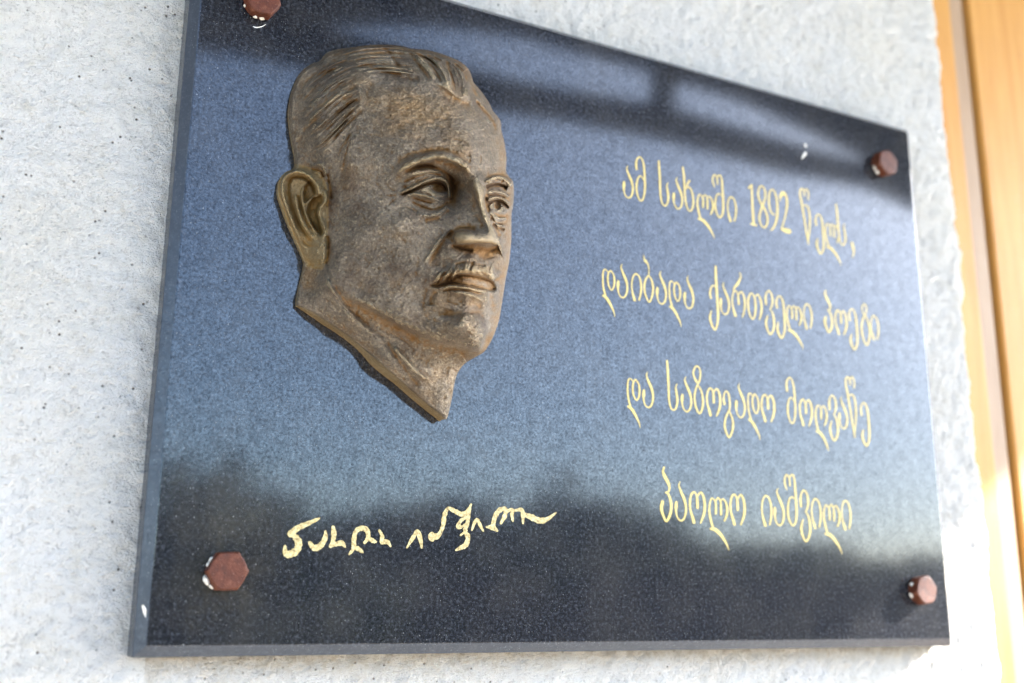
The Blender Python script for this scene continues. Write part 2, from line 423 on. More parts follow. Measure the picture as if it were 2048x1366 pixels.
def tree(u, v, dist, width, seed, label, m, squash=1.0):
    """crown top mirrored at (u,v)"""
    top = mirrored(u, v, dist); r = random.Random(seed)
    t = empty('broadleaf_tree', (top.x, top.y, GROUND)); tag(t, label, 'tree', 'trees across the street')
    hgt = top.z - GROUND; blobs = []
    for k in range(9):
        a = r.uniform(0, 6.28); q = r.uniform(0.1, 0.75) * width / 2
        blobs.append((top.x + math.cos(a) * q, top.y + math.sin(a) * q, top.z - hgt * r.uniform(.28, .55), width * r.uniform(.22, .34), width * r.uniform(.22, .34), hgt * r.uniform(.14, .22)))
    blobs.append((top.x, top.y, top.z - hgt * .24 * squash, width * .30, width * .30, hgt * .24 * squash))
    V, F = leaf_cloud(blobs, 3000, width * 0.036, seed)
    mesh_obj('crown', V, F, m, t)
    V, F = tube([(top.x, top.y, GROUND), (top.x + .1, top.y, GROUND + hgt * .3), (top.x - .05, top.y, GROUND + hgt * .75)], [.2, .15, .05])
    Fo = len(V)
    for k in range(4):
        a = k * 1.7 + .4; z = GROUND + hgt * (.35 + .08 * k)
        v2, f2 = tube([(top.x, top.y, z), (top.x + math.cos(a) * width * .3, top.y + math.sin(a) * width * .3, z + hgt * .22)], [.08, .03])
        F += [tuple(i + len(V) for i in q) for q in f2]; V += v2
    mesh_obj('trunk', V, F, BARK, t)
tree(395, 905, 9.0, 3.4, 1, 'rounded tree mirrored at the lower left of the plaque', LEAF)
tree(800, 1015, 16.0, 6.0, 2, 'low bushy tree mirrored under the signature', LEAF_DARK)
tree(930, 985, 15.0, 4.5, 3, 'darkest broad tree mirrored between signature and last line', LEAF_DARK)
tree(1120, 925, 17.0, 2.6, 4, 'narrow pointed tree mirrored right of the signature end', LEAF_DARK, 1.3)
tree(1230, 995, 19.0, 5.0, 5, 'spreading tree mirrored under the last line of writing', LEAF)
tree(1560, 1085, 24.0, 9.0, 6, 'distant low tree mirrored below the last word', LEAF)
tree(1880, 1110, 26.0, 10.0, 8, 'farthest tree mirrored near the lower right bolt', LEAF_DARK)
def street_wall():
    a = mirrored(120, 1060, 13.0); b = mirrored(1900, 1128, 13.0)
    v, f = box(a.x - 60, b.x + 80, -13.4, -13.0, GROUND, GROUND + 1.72 + .35)
    o = mesh_obj('garden_wall', v, f, MASONRY); tag(o, 'long dark masonry wall across the street, mirrored at the plaque bottom', 'wall')
street_wall()

# ------------------------------------------------------------------ the plaque
PW, PH, CH = 0.63346, 0.45, 0.006
plaque = empty('memorial_plaque', (0, 0.0, 0))
tag(plaque, 'polished dark granite memorial plaque with gilded inscription, bolted to the white wall', 'plaque')
def slab():
    c = CH; y1 = THICK + 0.004
    V = [(c, 0, c), (PW - c, 0, c), (PW - c, 0, PH - c), (c, 0, PH - c),
         (0, c, 0), (PW, c, 0), (PW, c, PH), (0, c, PH), (0, y1, 0), (PW, y1, 0), (PW, y1, PH), (0, y1, PH)]
    F = [(0, 1, 2, 3), (4, 5, 1, 0), (5, 6, 2, 1), (6, 7, 3, 2), (7, 4, 0, 3), (8, 9, 5, 4), (9, 10, 6, 5), (10, 11, 7, 6), (11, 8, 4, 7), (9, 8, 11, 10)]
    o = mesh_obj('granite_slab', V, F, GRANITE, plaque)
    o.data.materials.append(GRANITE_EDGE)
    for i, p in enumerate(o.data.polygons): p.material_index = 0 if i == 0 else 1
    bevel(o, 0.0006, 2)
slab()

def hexbolt(cx, cz, turn, seed, label, chips):
    """painted cap bolt: chamfered hexagonal head"""
    b = empty('bolt', (cx, 0, cz), plaque); tag(b, label)
    R = 0.0121; Hh = 0.0098; z0 = 0.0016; V = []; F = []
    rings = [(R * .96, z0), (R, z0 + .0008), (R, Hh - .0022), (R * .965, Hh - .0006), (R * .90, Hh)]
    r = random.Random(seed); n = 6; sub = 4
    N = n * sub
    for rr, h in rings:
        for k in range(n):
            a0 = turn + k * math.pi / 3; a1 = a0 + math.pi / 3
            for s in range(sub):
                t = s / sub
                x = math.cos(a0) * (1 - t) + math.cos(a1) * t; z = math.sin(a0) * (1 - t) + math.sin(a1) * t
                if rr < R * .97:    # the turned top is nearly round
                    l = math.hypot(x, z); q = 0.6; x, z = x * (1 - q) + x / l * .93 * q, z * (1 - q) + z / l * .93 * q
                j = r.uniform(-.00012, .00012)
                V.append((cx + x * rr + j, -h, cz + z * rr + j))
    for i in range(len(rings) - 1):
        for k in range(N): F.append((i * N + k, i * N + (k + 1) % N, (i + 1) * N + (k + 1) % N, (i + 1) * N + k))
    F.append(tuple((len(rings) - 1) * N + k for k in range(N))); F.append(tuple(range(N))[::-1])
    head = mesh_obj('head', V, F, RUST, b)
    bevel(head, 0.0004, 2)
    V = []; F = []
    for h, rr in ((0.0002, .0103), (0.0017, .0099)):
        for k in range(24): V.append((cx + math.cos(k * math.pi / 12) * rr, -h, cz + math.sin(k * math.pi / 12) * rr))
    for k in range(24): F.append((k, (k + 1) % 24, 24 + (k + 1) % 24, 24 + k))
    F.append(tuple(range(24, 48)))
    mesh_obj('washer', V, F, RUST, b)
    # crumbs of cream filler squeezed out round the head
    for a, s in chips:
        q = R * r.uniform(.86, .97); c0 = Vector((cx + math.cos(a) * q, -0.0022, cz + math.sin(a) * q)); V = []; F = []
        ta = Vector((-math.sin(a), 0, math.cos(a))); ra = Vector((math.cos(a), 0, math.sin(a)))
        m = 7
        for lay in range(3):
            hh = (0.0, 0.0012, 0.0024)[lay] * r.uniform(.8, 1.3)
            for k in range(m):
                an = 2 * math.pi * k / m; q2 = s * r.uniform(.7, 1.2) * (1, 1.05, .5)[lay]
                V.append(tuple(c0 + ta * math.cos(an) * q2 * 1.5 + ra * math.sin(an) * q2 * .7 - Vector((0, hh, 0)) * r.uniform(.7, 1.1)))
        for lay in range(2):
            for k in range(m): F.append((lay * m + k, lay * m + (k + 1) % m, (lay + 1) * m + (k + 1) % m, (lay + 1) * m + k))
        F.append(tuple(range(2 * m, 3 * m)))
        mesh_obj('filler_crumb', V, F, CHIP, b)
    return b
hexbolt(0.0453, 0.0466, 0.02, 1, 'brown hexagonal bolt at the lower left corner with white paint chips on its left', [(2.5, .0014), (2.8, .0010), (3.6, .0020), (4.0, .0013)])
hexbolt(0.0428, 0.4035, -0.06, 2, 'brown hexagonal bolt cut off by the top of the picture, upper left corner', [(3.6, .0007), (4.45, .0009), (4.85, .0013)])
hexbolt(0.5900, 0.4045, 0.35, 3, 'brown hexagonal bolt at the upper right corner in shade', [(3.6, .0014), (4.0, .0014)])
hexbolt(0.5943, 0.0435, 0.20, 4, 'sunlit reddish bolt at the lower right corner casting a sharp shadow', [(2.7, .0011), (3.5, .0013)])

# ------------------------------------------------------------------ lettering
ZA, ZB, ZC, ZD, ZE, ZF, ZG, ZS = (1180, 290, 6.827), (1480, 340, 6.827), (1180, 500, 6.827), (1400, 530, 5.389), (1220, 710, 6.024), (1500, 730, 7.189), (1280, 920, 4.452), (540, 990, 3.413)
def zp(z, x, y): return z[0] + x / z[2], z[1] + y / z[2]
GL = {
 'a': (ZA, 745, [[(480,528,30),(476,575,42),(475,620,26),(485,680,18),(510,725,16),(545,742,18),(578,715,22),(596,655,26),(597,590,28),(578,510,34),(548,440,32),(522,375,22),(514,340,16),(528,305,7)]]),
 'm': (ZA, 782, [[(652,350,28),(645,290,30),(655,220,22),(690,184,18),(725,215,22),(748,290,26),(757,380,28),(762,480,28),(765,600,28),(755,700,24),(735,765,20),(712,781,18),(682,755,20),(655,665,26),(650,570,26),(665,490,20),(690,448,16),(718,455,16),(750,500,14)]]),
 's': (ZA, 853, [[(965,245,24),(972,350,30),(980,480,30),(985,620,28),(992,740,24),(1015,825,20),(1050,853,18),(1080,825,22),(1095,750,28),(1090,680,30),(1078,610,24),(1075,570,16),(1092,538,9)]]),
 'kh': (ZA, 925, [[(1290,330,26),(1305,430,30),(1312,550,28),(1318,680,26),(1330,800,24),(1355,890,20),(1388,925,18),(1420,890,22),(1435,800,26),(1425,700,24),(1395,620,20),(1360,595,18),(1335,625,14)],[(1338,600,12),(1355,555,20),(1380,512,26)]]),
 'l': (ZA, 885, [[(1540,655,16),(1505,615,16),(1480,650,20),(1470,740,26),(1485,840,28),(1510,930,26)],[(1484,945,22),(1540,965,40),(1600,1025,40),(1650,1100,30),(1685,1170,16),(1700,1215,6)],[(1540,645,18),(1548,700,26),(1547,788,26)],[(1542,660,12),(1570,622,16),(1600,660,20),(1607,720,26),(1607,808,26)],[(1600,665,12),(1630,645,16),(1660,680,22),(1680,750,28),(1675,830,26),(1648,886,18)]]),
 'sh': (ZA, 1016, [[(1724,595,14),(1702,540,22),(1697,480,22),(1715,434,18),(1740,442,16),(1757,480,20),(1762,560,20)],[(1755,475,12),(1785,438,18),(1812,465,22),(1825,540,26),(1830,640,28),(1838,760,28),(1840,880,28),(1830,970,24),(1800,1015,18),(1765,985,22),(1735,900,26),(1732,800,24),(1750,715,18),(1780,690,16),(1815,715,14)]]),
 'i': (ZA, 1048, [[(1925,1046,36),(1910,1000,32),(1892,930,20),(1885,850,18),(1895,770,18),(1925,722,18),(1965,745,20),(1990,810,24),(2000,890,26),(1995,970,24),(1978,1048,20)]]),
 '1': (ZB, 775, [[(138,262,20),(176,228,30)],[(178,222,26),(185,400,30),(195,600,34),(205,762,36)],[(168,752,22),(242,772,24)]]),
 '8': (ZB, 815, [[(330,520,34),(290,440,26),(270,350,26),(285,275,20),(315,247,18),(350,275,22),(370,350,26),(358,440,24),(328,520,28),(300,600,26),(288,690,26),(308,775,22),(355,815,20),(390,770,24),(398,690,26),(376,600,28),(330,515,34)]]),
 '9': (ZB, 835, [[(485,625,24),(445,590,24),(420,500,26),(415,400,26),(428,315,20),(458,282,18),(495,320,22),(522,420,28),(532,540,32),(525,660,32),(500,760,26),(470,815,24),(445,835,18)]]),
 '2': (ZB, 870, [[(572,440,10),(570,385,30),(600,340,56),(635,345,36),(660,420,32),(660,520,30),(640,640,22),(612,740,18),(592,808,18)],[(592,822,34),(640,842,58),(698,855,56)]]),
 'ts': (ZB, 1050, [[(918,485,20),(912,430,20),(885,390,18),(862,410,22),(858,480,26),(875,560,28),(895,680,28),(920,830,26),(940,960,26),(960,1060,28),(972,1150,18)],[(912,440,12),(940,395,16),(965,430,20),(972,490,20),(966,538,16)],[(900,625,12),(940,617,18),(970,660,24),(986,740,26),(990,850,26),(985,960,22),(970,1090,16)]]),
 'e': (ZB, 1010, [[(1050,802,26),(1040,735,26),(1050,680,18),(1075,655,16),(1105,680,22),(1130,760,28),(1142,880,30),(1150,1000,30),(1148,1110,26),(1115,1192,22),(1075,1140,28),(1056,1060,30),(1068,990,14)]]),
 ',': (ZB, 1070, [[(1538,1000,34),(1550,1045,40),(1562,1100,28),(1560,1150,20),(1548,1195,12)]]),
 'd': (ZC, 610, [[(258,300,12),(235,265,14),(205,252,16),(185,300,20),(182,400,22),(190,500,24),(215,600,26)],[(186,608,26),(230,640,38),(275,710,36),(315,790,24),(338,850,14),(345,895,7)],[(285,266,16),(256,310,22),(250,400,24),(265,480,22),(300,535,16),(330,490,22),(340,410,26),(325,320,20),(285,266,16)]]),
 'b': (ZC, 735, [[(810,366,16),(768,430,26),(752,530,28),(770,640,24),(820,730,18),(858,650,24),(872,540,28),(850,430,24),(810,366,16)],[(812,372,14),(812,280,14),(800,215,20),(770,175,34),(750,140,20),(740,90,7)]]),
 'q': (ZC, 900, [[(1722,265,30),(1725,400,34),(1735,560,34),(1745,720,34),(1755,880,34),(1750,1020,30),(1715,1125,22),(1670,1060,28),(1645,960,30),(1662,868,14)],[(1655,692,24),(1645,630,28),(1660,550,20),(1690,520,16),(1722,548,12)]]),
 'r': (ZD, 575, [[(395,560,30),(380,520,26),(362,440,16),(360,370,16),(375,310,14),(400,296,12),(420,330,16),(425,380,22),(430,437,22)],[(422,340,10),(455,305,14),(480,340,18),(494,410,22),(492,490,20),(470,580,10)],[(372,312,8),(380,265,16),(415,220,28),(440,175,20),(450,135,14),(438,98,8)]]),
 't': (ZD, 602, [[(560,315,12),(532,370,20),(528,450,22),(545,550,18),(580,600,14),(603,540,20),(608,450,22),(595,360,18),(560,315,12)],[(602,355,8),(630,335,14),(655,370,20),(672,450,24),(668,530,22),(648,605,12)]]),
 'v': (ZD, 690, [[(720,492,22),(715,430,24),(725,375,14),(750,350,14),(780,390,18),(790,460,22),(782,515,18),(765,545,10)],[(762,545,10),(790,590,18),(805,660,24),(805,750,22),(770,820,16),(735,770,20),(720,690,22),(738,615,10)]]),
 'p': (ZG, 548, [[(225,68,14),(215,108,20),(235,158,30),(262,210,26),(272,250,18),(262,285,12),(238,294,12)],[(245,290,14),(270,325,20),(287,400,24),(280,480,24),(245,546,18),(214,490,22),(200,430,28),(210,378,28)]]),
 'o': (ZG, 560, [[(490,556,26),(480,515,24),(460,450,18),(455,370,18),(470,305,16),(495,290,14),(515,320,16),(520,360,22),(522,427,22)],[(518,335,10),(550,292,14),(575,330,20),(586,400,22),(580,480,22),(550,562,12)]]),
 'T': (ZD, 905, [[(1775,536,12),(1755,580,14),(1765,630,14),(1785,652,14),(1800,610,14),(1798,560,14),(1775,536,12)],[(1785,652,14),(1758,720,20),(1750,810,22),(1770,920,20),(1805,980,16),(1833,910,20),(1838,810,22),(1815,720,20),(1785,655,14)]]),
 'z': (ZE, 712, [[(1060,327,30),(1035,280,22),(1020,215,20),(1040,158,18),(1065,140,16),(1095,170,18),(1105,230,20),(1095,310,20),(1070,365,18),(1045,430,20),(1035,520,22),(1050,630,24),(1095,710,18),(1130,640,24),(1135,540,24),(1115,440,20),(1078,375,14)]]),
 'g': (ZE, 730, [[(1395,572,30),(1385,510,22),(1395,445,16),(1415,420,14),(1445,460,20),(1458,560,22),(1455,640,18),(1430,690,18),(1402,770,22),(1402,870,24),(1450,975,20),(1493,880,24),(1495,780,22),(1470,700,18),(1448,655,12)]]),
 'G': (ZF, 820, [[(1022,560,18),(1000,517,16),(970,522,18),(950,590,24),(950,690,26),(965,790,28),(985,872,28)],[(958,880,24),(1005,900,40),(1060,975,38),(1100,1060,28),(1130,1160,10)],[(1022,555,16),(1027,620,30),(1025,702,26)],[(1022,570,10),(1055,522,16),(1085,560,22),(1105,640,28),(1100,730,26),(1074,802,16)]]),
}
def glyph(key):
    z, base_y, strokes = GL[key]
    left = min(x for s in strokes for x, y, w in s); S = []
    xs0 = [s for s in strokes]
    # origin on the plaque plane: left extent at the glyph's foot line
    bx = [p for s in strokes for p in s if p[0] == left][0]
    out = []
    for s in strokes:
        u, v = zp(z, np.array([p[0] for p in s], float), np.array([p[1] for p in s], float))
        P = at(u, v, 0.0)[:, [0, 2]]
        sc = z[2] * (1410 + (1025 - 1410) * (u.mean() - 290) / 1600) / 0.45      # zoom px per metre, measured upright
        out.append((P, np.array([p[2] for p in s]) / sc))
    allx = min(P[:, 0].min() for P, w in out)
    if key in ('l', 's', 'a', 'm', 'kh', 'sh', 'i', 'd', 'b', 'q', 'r', 't', 'v', 'p', 'o', 'T', 'z', 'g', 'G', 'ts', 'e', '1', '8', '9', '2', ','):
        ub, vb = zp(z, left, base_y); oz = float(at(ub, vb, 0.0)[2])
    return [(P - np.array([allx, oz]), w) for P, w in out], allx, oz
GLY = {k: glyph(k) for k in GL}
def ribbon(P, w, y, V, F, cap=6):
    """flat gilt stroke of varying width, lying in the engraved groove"""
    Q = catmull(np.column_stack([P, w]), 7); P = Q[:, :2]; w = np.maximum(Q[:, 2] * 1.06, 0.0003)
    T = np.gradient(P, axis=0); T /= np.linalg.norm(T, axis=1)[:, None] + 1e-12
    N = np.stack([-T[:, 1], T[:, 0]], 1); n = len(P); b = len(V)
    for i in range(n):
        yy = y - 1.2e-6 * i
        for s in (1, -1): 
            q = P[i] + N[i] * s * w[i] / 2; V.append((q[0], yy, q[1]))
    for i in range(n - 1): F.append((b + 2 * i, b + 2 * i + 1, b + 2 * i + 3, b + 2 * i + 2))
    for i, sg in ((0, -1), (n - 1, 1)):       # round ends
        c = len(V); yy = y - 1.2e-6 * i
        for k in range(cap + 1):
            a = -math.pi / 2 + math.pi * k / cap
            q = P[i] + (T[i] * sg * math.cos(a) + N[i] * math.sin(a) * 1) * w[i] / 2
            V.append((q[0], yy, q[1]))
        F.append(tuple(c + k for k in range(cap + 1)) if sg < 0 else tuple(c + k for k in range(cap + 1))[::-1])
LINES = [
 (1, [('a',1247.4),('m',1273),('s',1319.2),('a',1347),('kh',1367.5),('l',1394.6),('sh',1427.5),('i',1455.4),('1',1499.8),('8',1518.4),('9',1539.8),('2',1562.8),('ts',1603.8),('e',1631.6),('l',1650.6),('s',1676.3),(',',1702.6)], ((1260,399),(1692,494))),
 (2, [('d',1205.6),('a',1235.7),('i',1263.5),('b',1288.4),('a',1314),('d',1338.9),('a',1369),('q',1418.8),('a',1441.2),('r',1465),('t',1496.5),('v',1530.8),('e',1553),('l',1573.5),('i',1607.8),('p',1649.6),('o',1671.3),('e',1699.1),('T',1722.9),('i',1742.4)], ((1248,598.4),(1754,681))),
 (3, [('d',1255.4),('a',1286.9),('s',1336.2),('a',1364.1),('z',1388.5),('o',1414.2),('g',1447.8),('a',1472.3),('d',1496.4),('o',1523.8),('m',1575.8),('o',1600.2),('G',1630.8),('v',1658.6),('a',1678.7),('ts',1696.1),('e',1722.6)], ((1299,818),(1690,860))),
 (4, [('p',1322.7),('a',1351.9),('o',1380.4),('l',1418.6),('o',1461.5),('i',1524.4),('a',1549.5),('sh',1573),('v',1601.2),('i',1624.1),('l',1647.7),('i',1684.3)], ((1335,1043),(1695,1060))),
]
# height of the letter a in each line against the model letter, and the line each model letter was measured in
A_TALL = {1: (1259, 334, 399), 2: (1246, 530, 598.4), 3: (1297, 745.5, 818), 4: (1363, 965, 1044.5)}
TALL = {k: float(at(u, t, 0)[2] - at(u, b, 0)[2]) for k, (u, t, b) in A_TALL.items()}
LINE_OF = {**{k: 1 for k in ('a','m','s','kh','l','sh','i','1','8','9','2','ts','e',',')}, **{k: 2 for k in 'd b q r t v T'.split()}, 'p': 4, 'o': 4, 'z': 3, 'g': 3, 'G': 3}
WORDS = {1: 'first', 2: 'second', 3: 'third', 4: 'last'}
print('letter heights', TALL)
for ln, items, (b0, b1) in LINES:
    z0 = float(at(*b0, 0)[2]); z1 = float(at(*b1, 0)[2]); x0 = float(at(*b0, 0)[0]); x1 = float(at(*b1, 0)[0])
    print('line', ln, z0, z1)
    le = empty('inscription_line', (x0, 0, z0), plaque); tag(le, 'gilded writing, %s line of the inscription' % WORDS[ln])
    for key, u in items:
        vb = b0[1] + (b1[1] - b0[1]) * (u - b0[0]) / (b1[0] - b0[0])
        x = float(at(u, vb - 20, 0)[0]); z = z0 + (z1 - z0) * (x - x0) / (x1 - x0)
        s = TALL[ln] / TALL[LINE_OF[key]]
        V = []; F = []
        for j, (P, w) in enumerate(GLY[key][0]):
            ribbon(P * s + np.array([x, z]), w * s, -0.00012 - 0.00004 * j, V, F)
        mesh_obj('numeral' if key in '1892' else ('comma' if key == ',' else 'letter'), V, F, GILT, le)
SIG = [
 [[(335,160,14),(270,190,26),(190,225,34),(140,265,34)],[(145,265,26),(175,290,36),(195,330,40),(180,380,40),(130,405,40),(105,395,30),(100,350,14)]],
 [[(270,325,20),(300,360,34),(345,345,34),(375,295,28),(378,248,14)]],
 [[(430,220,18),(435,270,30),(425,330,26),(412,350,18)],[(415,345,20),(460,332,28),(490,330,30),(512,355,12)]],
 [[(540,405,10),(568,365,24),(573,300,28),(585,250,26),(620,228,26),(660,240,30),(668,290,26),(645,325,18)],[(665,290,18),(700,312,26),(722,320,14)],[(568,355,20),(605,370,26),(632,392,12)]],
 [[(746,243,14),(765,280,22),(762,318,26),(800,320,26),(822,350,10)]],
 [[(935,358,10),(970,300,22),(1005,252,26),(1025,300,26),(1035,358,14)]],
 [[(1110,285,52),(1150,275,26),(1180,210,24),(1190,140,28),(1215,92,20),(1260,110,26),(1310,132,28),(1350,110,26),(1370,65,12)]],
 [[(1365,85,12),(1355,140,22),(1345,200,24),(1330,245,24),(1350,290,30),(1335,340,30),(1300,360,22),(1268,376,12)],[(1352,150,16),(1305,172,22),(1282,218,22),(1310,216,16),(1350,190,14)],[(1340,242,14),(1298,276,10)]],
 [[(1378,240,12),(1395,190,20),(1415,170,20),(1435,210,20),(1455,246,12)]],
 [[(1478,218,10),(1520,222,34),(1550,244,14)],[(1520,215,28),(1535,150,30),(1565,105,28),(1605,95,24),(1602,140,26),(1575,190,18)],[(1602,120,14),(1650,100,20),(1650,140,24),(1657,178,14)],[(1655,110,12),(1715,102,22),(1725,150,24),(1725,192,12)]],
 [[(1725,130,22),(1780,150,34),(1840,175,34),(1890,165,26),(1952,120,8)]],
]
sg = empty('signature', tuple(at(570, 1110, 0)), plaque); tag(sg, 'chiselled golden handwritten signature below the portrait')
r_ = np.random.default_rng(3)
for st in SIG:
    V = []; F = []
    for j, s in enumerate(st):
        a = np.array(s, float); u, v = zp(ZS, a[:, 0], a[:, 1]); P = at(u, v, 0)[:, [0, 2]]
        px = ZS[2] * (1410 - 385 * (u.mean() - 290) / 1600) / 0.45
        Q = catmull(np.column_stack([P, a[:, 2] / px]), 5); Q[:, 2] *= 1 + r_.uniform(-.16, .16, len(Q)); 
        ribbon(Q[:, :2], Q[:, 2], -0.00012 - 0.00006 * j, V, F)
    mesh_obj('letter', V, F, GILT_ROUGH, sg)
# little pale marks on the stone
def fleck(uvs, w, y=-0.0003):
    V = []; F = []; P = at(np.array([p[0] for p in uvs], float), np.array([p[1] for p in uvs], float), -y)[:, [0, 2]]
    ribbon(P, np.array(w), y, V, F, 4); mesh_obj('paint_splash', V, F, CHIP, plaque)
fleck([(1609, 289), (1611, 291), (1612, 294)], [.0012, .0028, .0012]); fleck([(1604, 317), (1607, 312), (1611, 307)], [.0008, .0020, .0026])
fleck([(286, 1212), (291, 1226), (297, 1242)], [.0012, .0020, .0006], 0.0012)
fleck([(506, 53), (513, 55), (524, 53), (531, 49)], [.0003, .0007, .0005, .0003])

# ------------------------------------------------------------------ bronze portrait relief
# sculpted as a height field (millimetres above the stone), features measured in photograph pixels
STEP = 1.0
OUT = [(592,611),(598,575),(607,533),(606,519),(594,490),(577,452),(563,415),(555,388),(557,362),(570,345),(586,337),(590,322),(586,295),(580,262),(577,225),(582,190),(592,160),
 (604,141),(622,128),(640,121),(652,106),(672,99),(700,95),(740,90),(775,89),(805,92),(823,97),(855,100),(890,110),(920,123),(937,138),(944,155),(948,166),(962,182),(978,205),(986,222),(1000,240),(1003,262),
 (1009,285),(1013,315),(1012,338),(1016,350),(1026,364),(1028,388),(1026,412),(1023,430),(1023,470),(1019,520),(1011,560),(1005,600),(998,640),(988,670),(979,688),(968,704),(948,716),(930,727),(918,742),(911,758),(907,778),(902,805),(893,838),
 (880,829),(845,801),(800,761),(765,730),(734,704),(700,675),(660,648),(630,628),(604,615)]
CTRL = [(592,160,7),(578,220,6.5),(586,290,7),(604,141,7),(652,106,8),(740,90,11),(805,92,13),(855,100,16),(920,123,22),(944,155,27),(978,205,31),(1003,245,30),(1012,310,32),(1027,388,31),(1023,470,34),(1011,560,34),(998,640,34),(979,688,32),(935,725,25),(912,755,18),(905,795,15),(888,832,12),
 (860,813,12),(800,763,12),(734,703,11),(680,660,10),(604,612,7),(607,535,8),
 (600,440,10),(560,385,4.5),(640,500,18),(655,430,21),(645,345,19),(612,380,11),(580,430,5),(600,490,7),
 (620,200,19),(610,260,18),(680,150,25),(740,118,25),(820,120,28),(900,145,34),(700,230,33),(650,300,26),(690,330,32),(665,240,30),
 (760,180,38),(745,235,40),(850,200,44),(850,260,48),(930,240,47),(980,270,42),(760,310,43),(940,305,52),(880,295,52),(995,320,42),(820,330,49),
 (735,370,38),(700,410,33),(700,370,33),
 (760,430,43),(815,450,49),(780,500,45),(700,470,35),(850,485,48),(880,470,47),(715,540,35),(790,560,42),(850,540,48),(680,560,30),(750,520,41),
 (850,385,44),(890,385,42),(805,372,45),(862,430,47),
 (955,360,50),(965,420,50),(985,460,50),
 (1003,400,38),(1008,450,39),(1007,520,40),
 (905,535,51),(950,540,54),(880,590,47),(935,595,53),(985,595,46),(830,600,43),(895,632,47),(945,650,55),(905,660,49),(968,672,51),(985,635,42),
 (660,540,27),(700,588,29),(740,592,34),(775,618,36),(810,636,38),(863,658,41),(920,685,44),(957,700,42),
 (690,605,25),(729,632,24),(777,662,24),(826,692,24),(890,712,27),(930,716,30),
 (640,565,21),(705,638,22),(777,697,22),(821,735,22),(865,765,19),(895,775,19),(760,715,17),(850,730,22)]
def sculpt():
    u0, u1, v0, v1 = 548, 1036, 80, 846
    us = np.arange(u0, u1, STEP); vs = np.arange(v0, v1, STEP)
    U, Vv = np.meshgrid(us, vs)
    out = catmull(np.array(OUT + OUT[:1], float), 5)[:-1]
    A = out; B = np.roll(out, -1, 0)
    # inside test, row by row
    inside = np.zeros(U.shape, bool)
    for a, b in zip(A, B):
        if a[1] == b[1]: continue
        c = ((a[1] > Vv) != (b[1] > Vv)) & (U < (b[0] - a[0]) * (Vv - a[1]) / (b[1] - a[1]) + a[0]); inside ^= c
    def seg_dist(px, py, P, Q):
        d = Q - P; L = (d ** 2).sum(1) + 1e-9
        rx = px[..., None] - P[:, 0]; ry = py[..., None] - P[:, 1]
        t = np.clip((rx * d[:, 0] + ry * d[:, 1]) / L, 0, 1)
        ex = rx - t * d[:, 0]; ey = ry - t * d[:, 1]; D = ex * ex + ey * ey
        k = D.argmin(-1); take = lambda M: np.take_along_axis(M, k[..., None], -1)[..., 0]
        sg = take(d[:, 0] * ry - d[:, 1] * rx)
        return np.sqrt(take(D)), np.sign(sg), k, take(t)
    # thin-plate base form
    c = np.array(CTRL, float); X = c[:, :2] / 100; n = len(c)
    def ker(r2): return r2 * np.log(r2 + 1e-12) * 0.5
    K = ker(((X[:, None] - X[None]) ** 2).sum(-1)) + np.eye(n) * 0.012
    Pm = np.column_stack([np.ones(n), X]); M = np.block([[K, Pm], [Pm.T, np.zeros((3, 3))]])
    w = np.linalg.solve(M, np.concatenate([c[:, 2], np.zeros(3)]))
    H = np.zeros(U.shape)
    G = np.stack([U, Vv], -1) / 100
    for i in range(n): H += w[i] * ker(((G - X[i]) ** 2).sum(-1))
    H += w[n] + w[n + 1] * G[..., 0] + w[n + 2] * G[..., 1]
    # distance to the outline (rounding of the rim, wider on the far side of the face)
    Dm = np.full(U.shape, 99.0)
    ii = np.argwhere(inside)
    pu, pv = U[inside], Vv[inside]; dd = np.empty(len(pu)); kk = np.empty(len(pu), int)
    for s in range(0, len(pu), 4000):
        d_, _, k_, _ = seg_dist(pu[s:s + 4000], pv[s:s + 4000], A, B); dd[s:s + 4000] = d_; kk[s:s + 4000] = k_
    Dm[inside] = dd
    far = np.zeros(len(A)); m = (A[:, 0] > 935) & (A[:, 1] > 130) & (A[:, 1] < 730); far[m] = 1
    top = (A[:, 1] < 135); nk = (A[:, 1] > 735)
    wid = np.where(far[kk] > 0, 20.0, np.where(top[kk], 11.0, 6.0)); dep = np.where(far[kk] > 0, 11.0, np.where(top[kk], 4.0, 1.6))
    q = np.clip(1 - dd / wid, 0, 1); R = np.zeros(U.shape); R[inside] = dep * (1 - np.sqrt(np.clip(1 - q * q, 0, 1)))
    def blur(M, r):
        r = max(int(r / STEP), 1)
        for _ in range(2):
            for ax in (0, 1):
                c_ = np.cumsum(np.pad(M, [(r + 1, r) if a_ == ax else (0, 0) for a_ in (0, 1)], mode='edge'), ax)
                n_ = M.shape[ax]; hi = np.take(c_, np.arange(2 * r + 1, 2 * r + 1 + n_), ax); lo_ = np.take(c_, np.arange(0, n_), ax); M = (hi - lo_) / (2 * r + 1)
        return M
    # the back of the head, the ear and the nape lie nearly flat on the stone
    lf = np.ones(U.shape); isl = (A[:, 0] < 690) & (A[:, 1] < 585)
    lf[inside] = np.where(isl[kk], .45 + .55 * np.clip(dd / 48, 0, 1), 1.0)
    mk0 = inside.astype(float); lf = blur(lf * mk0, 9) / np.maximum(blur(mk0, 9), .05); H *= lf
    H0 = H.copy()
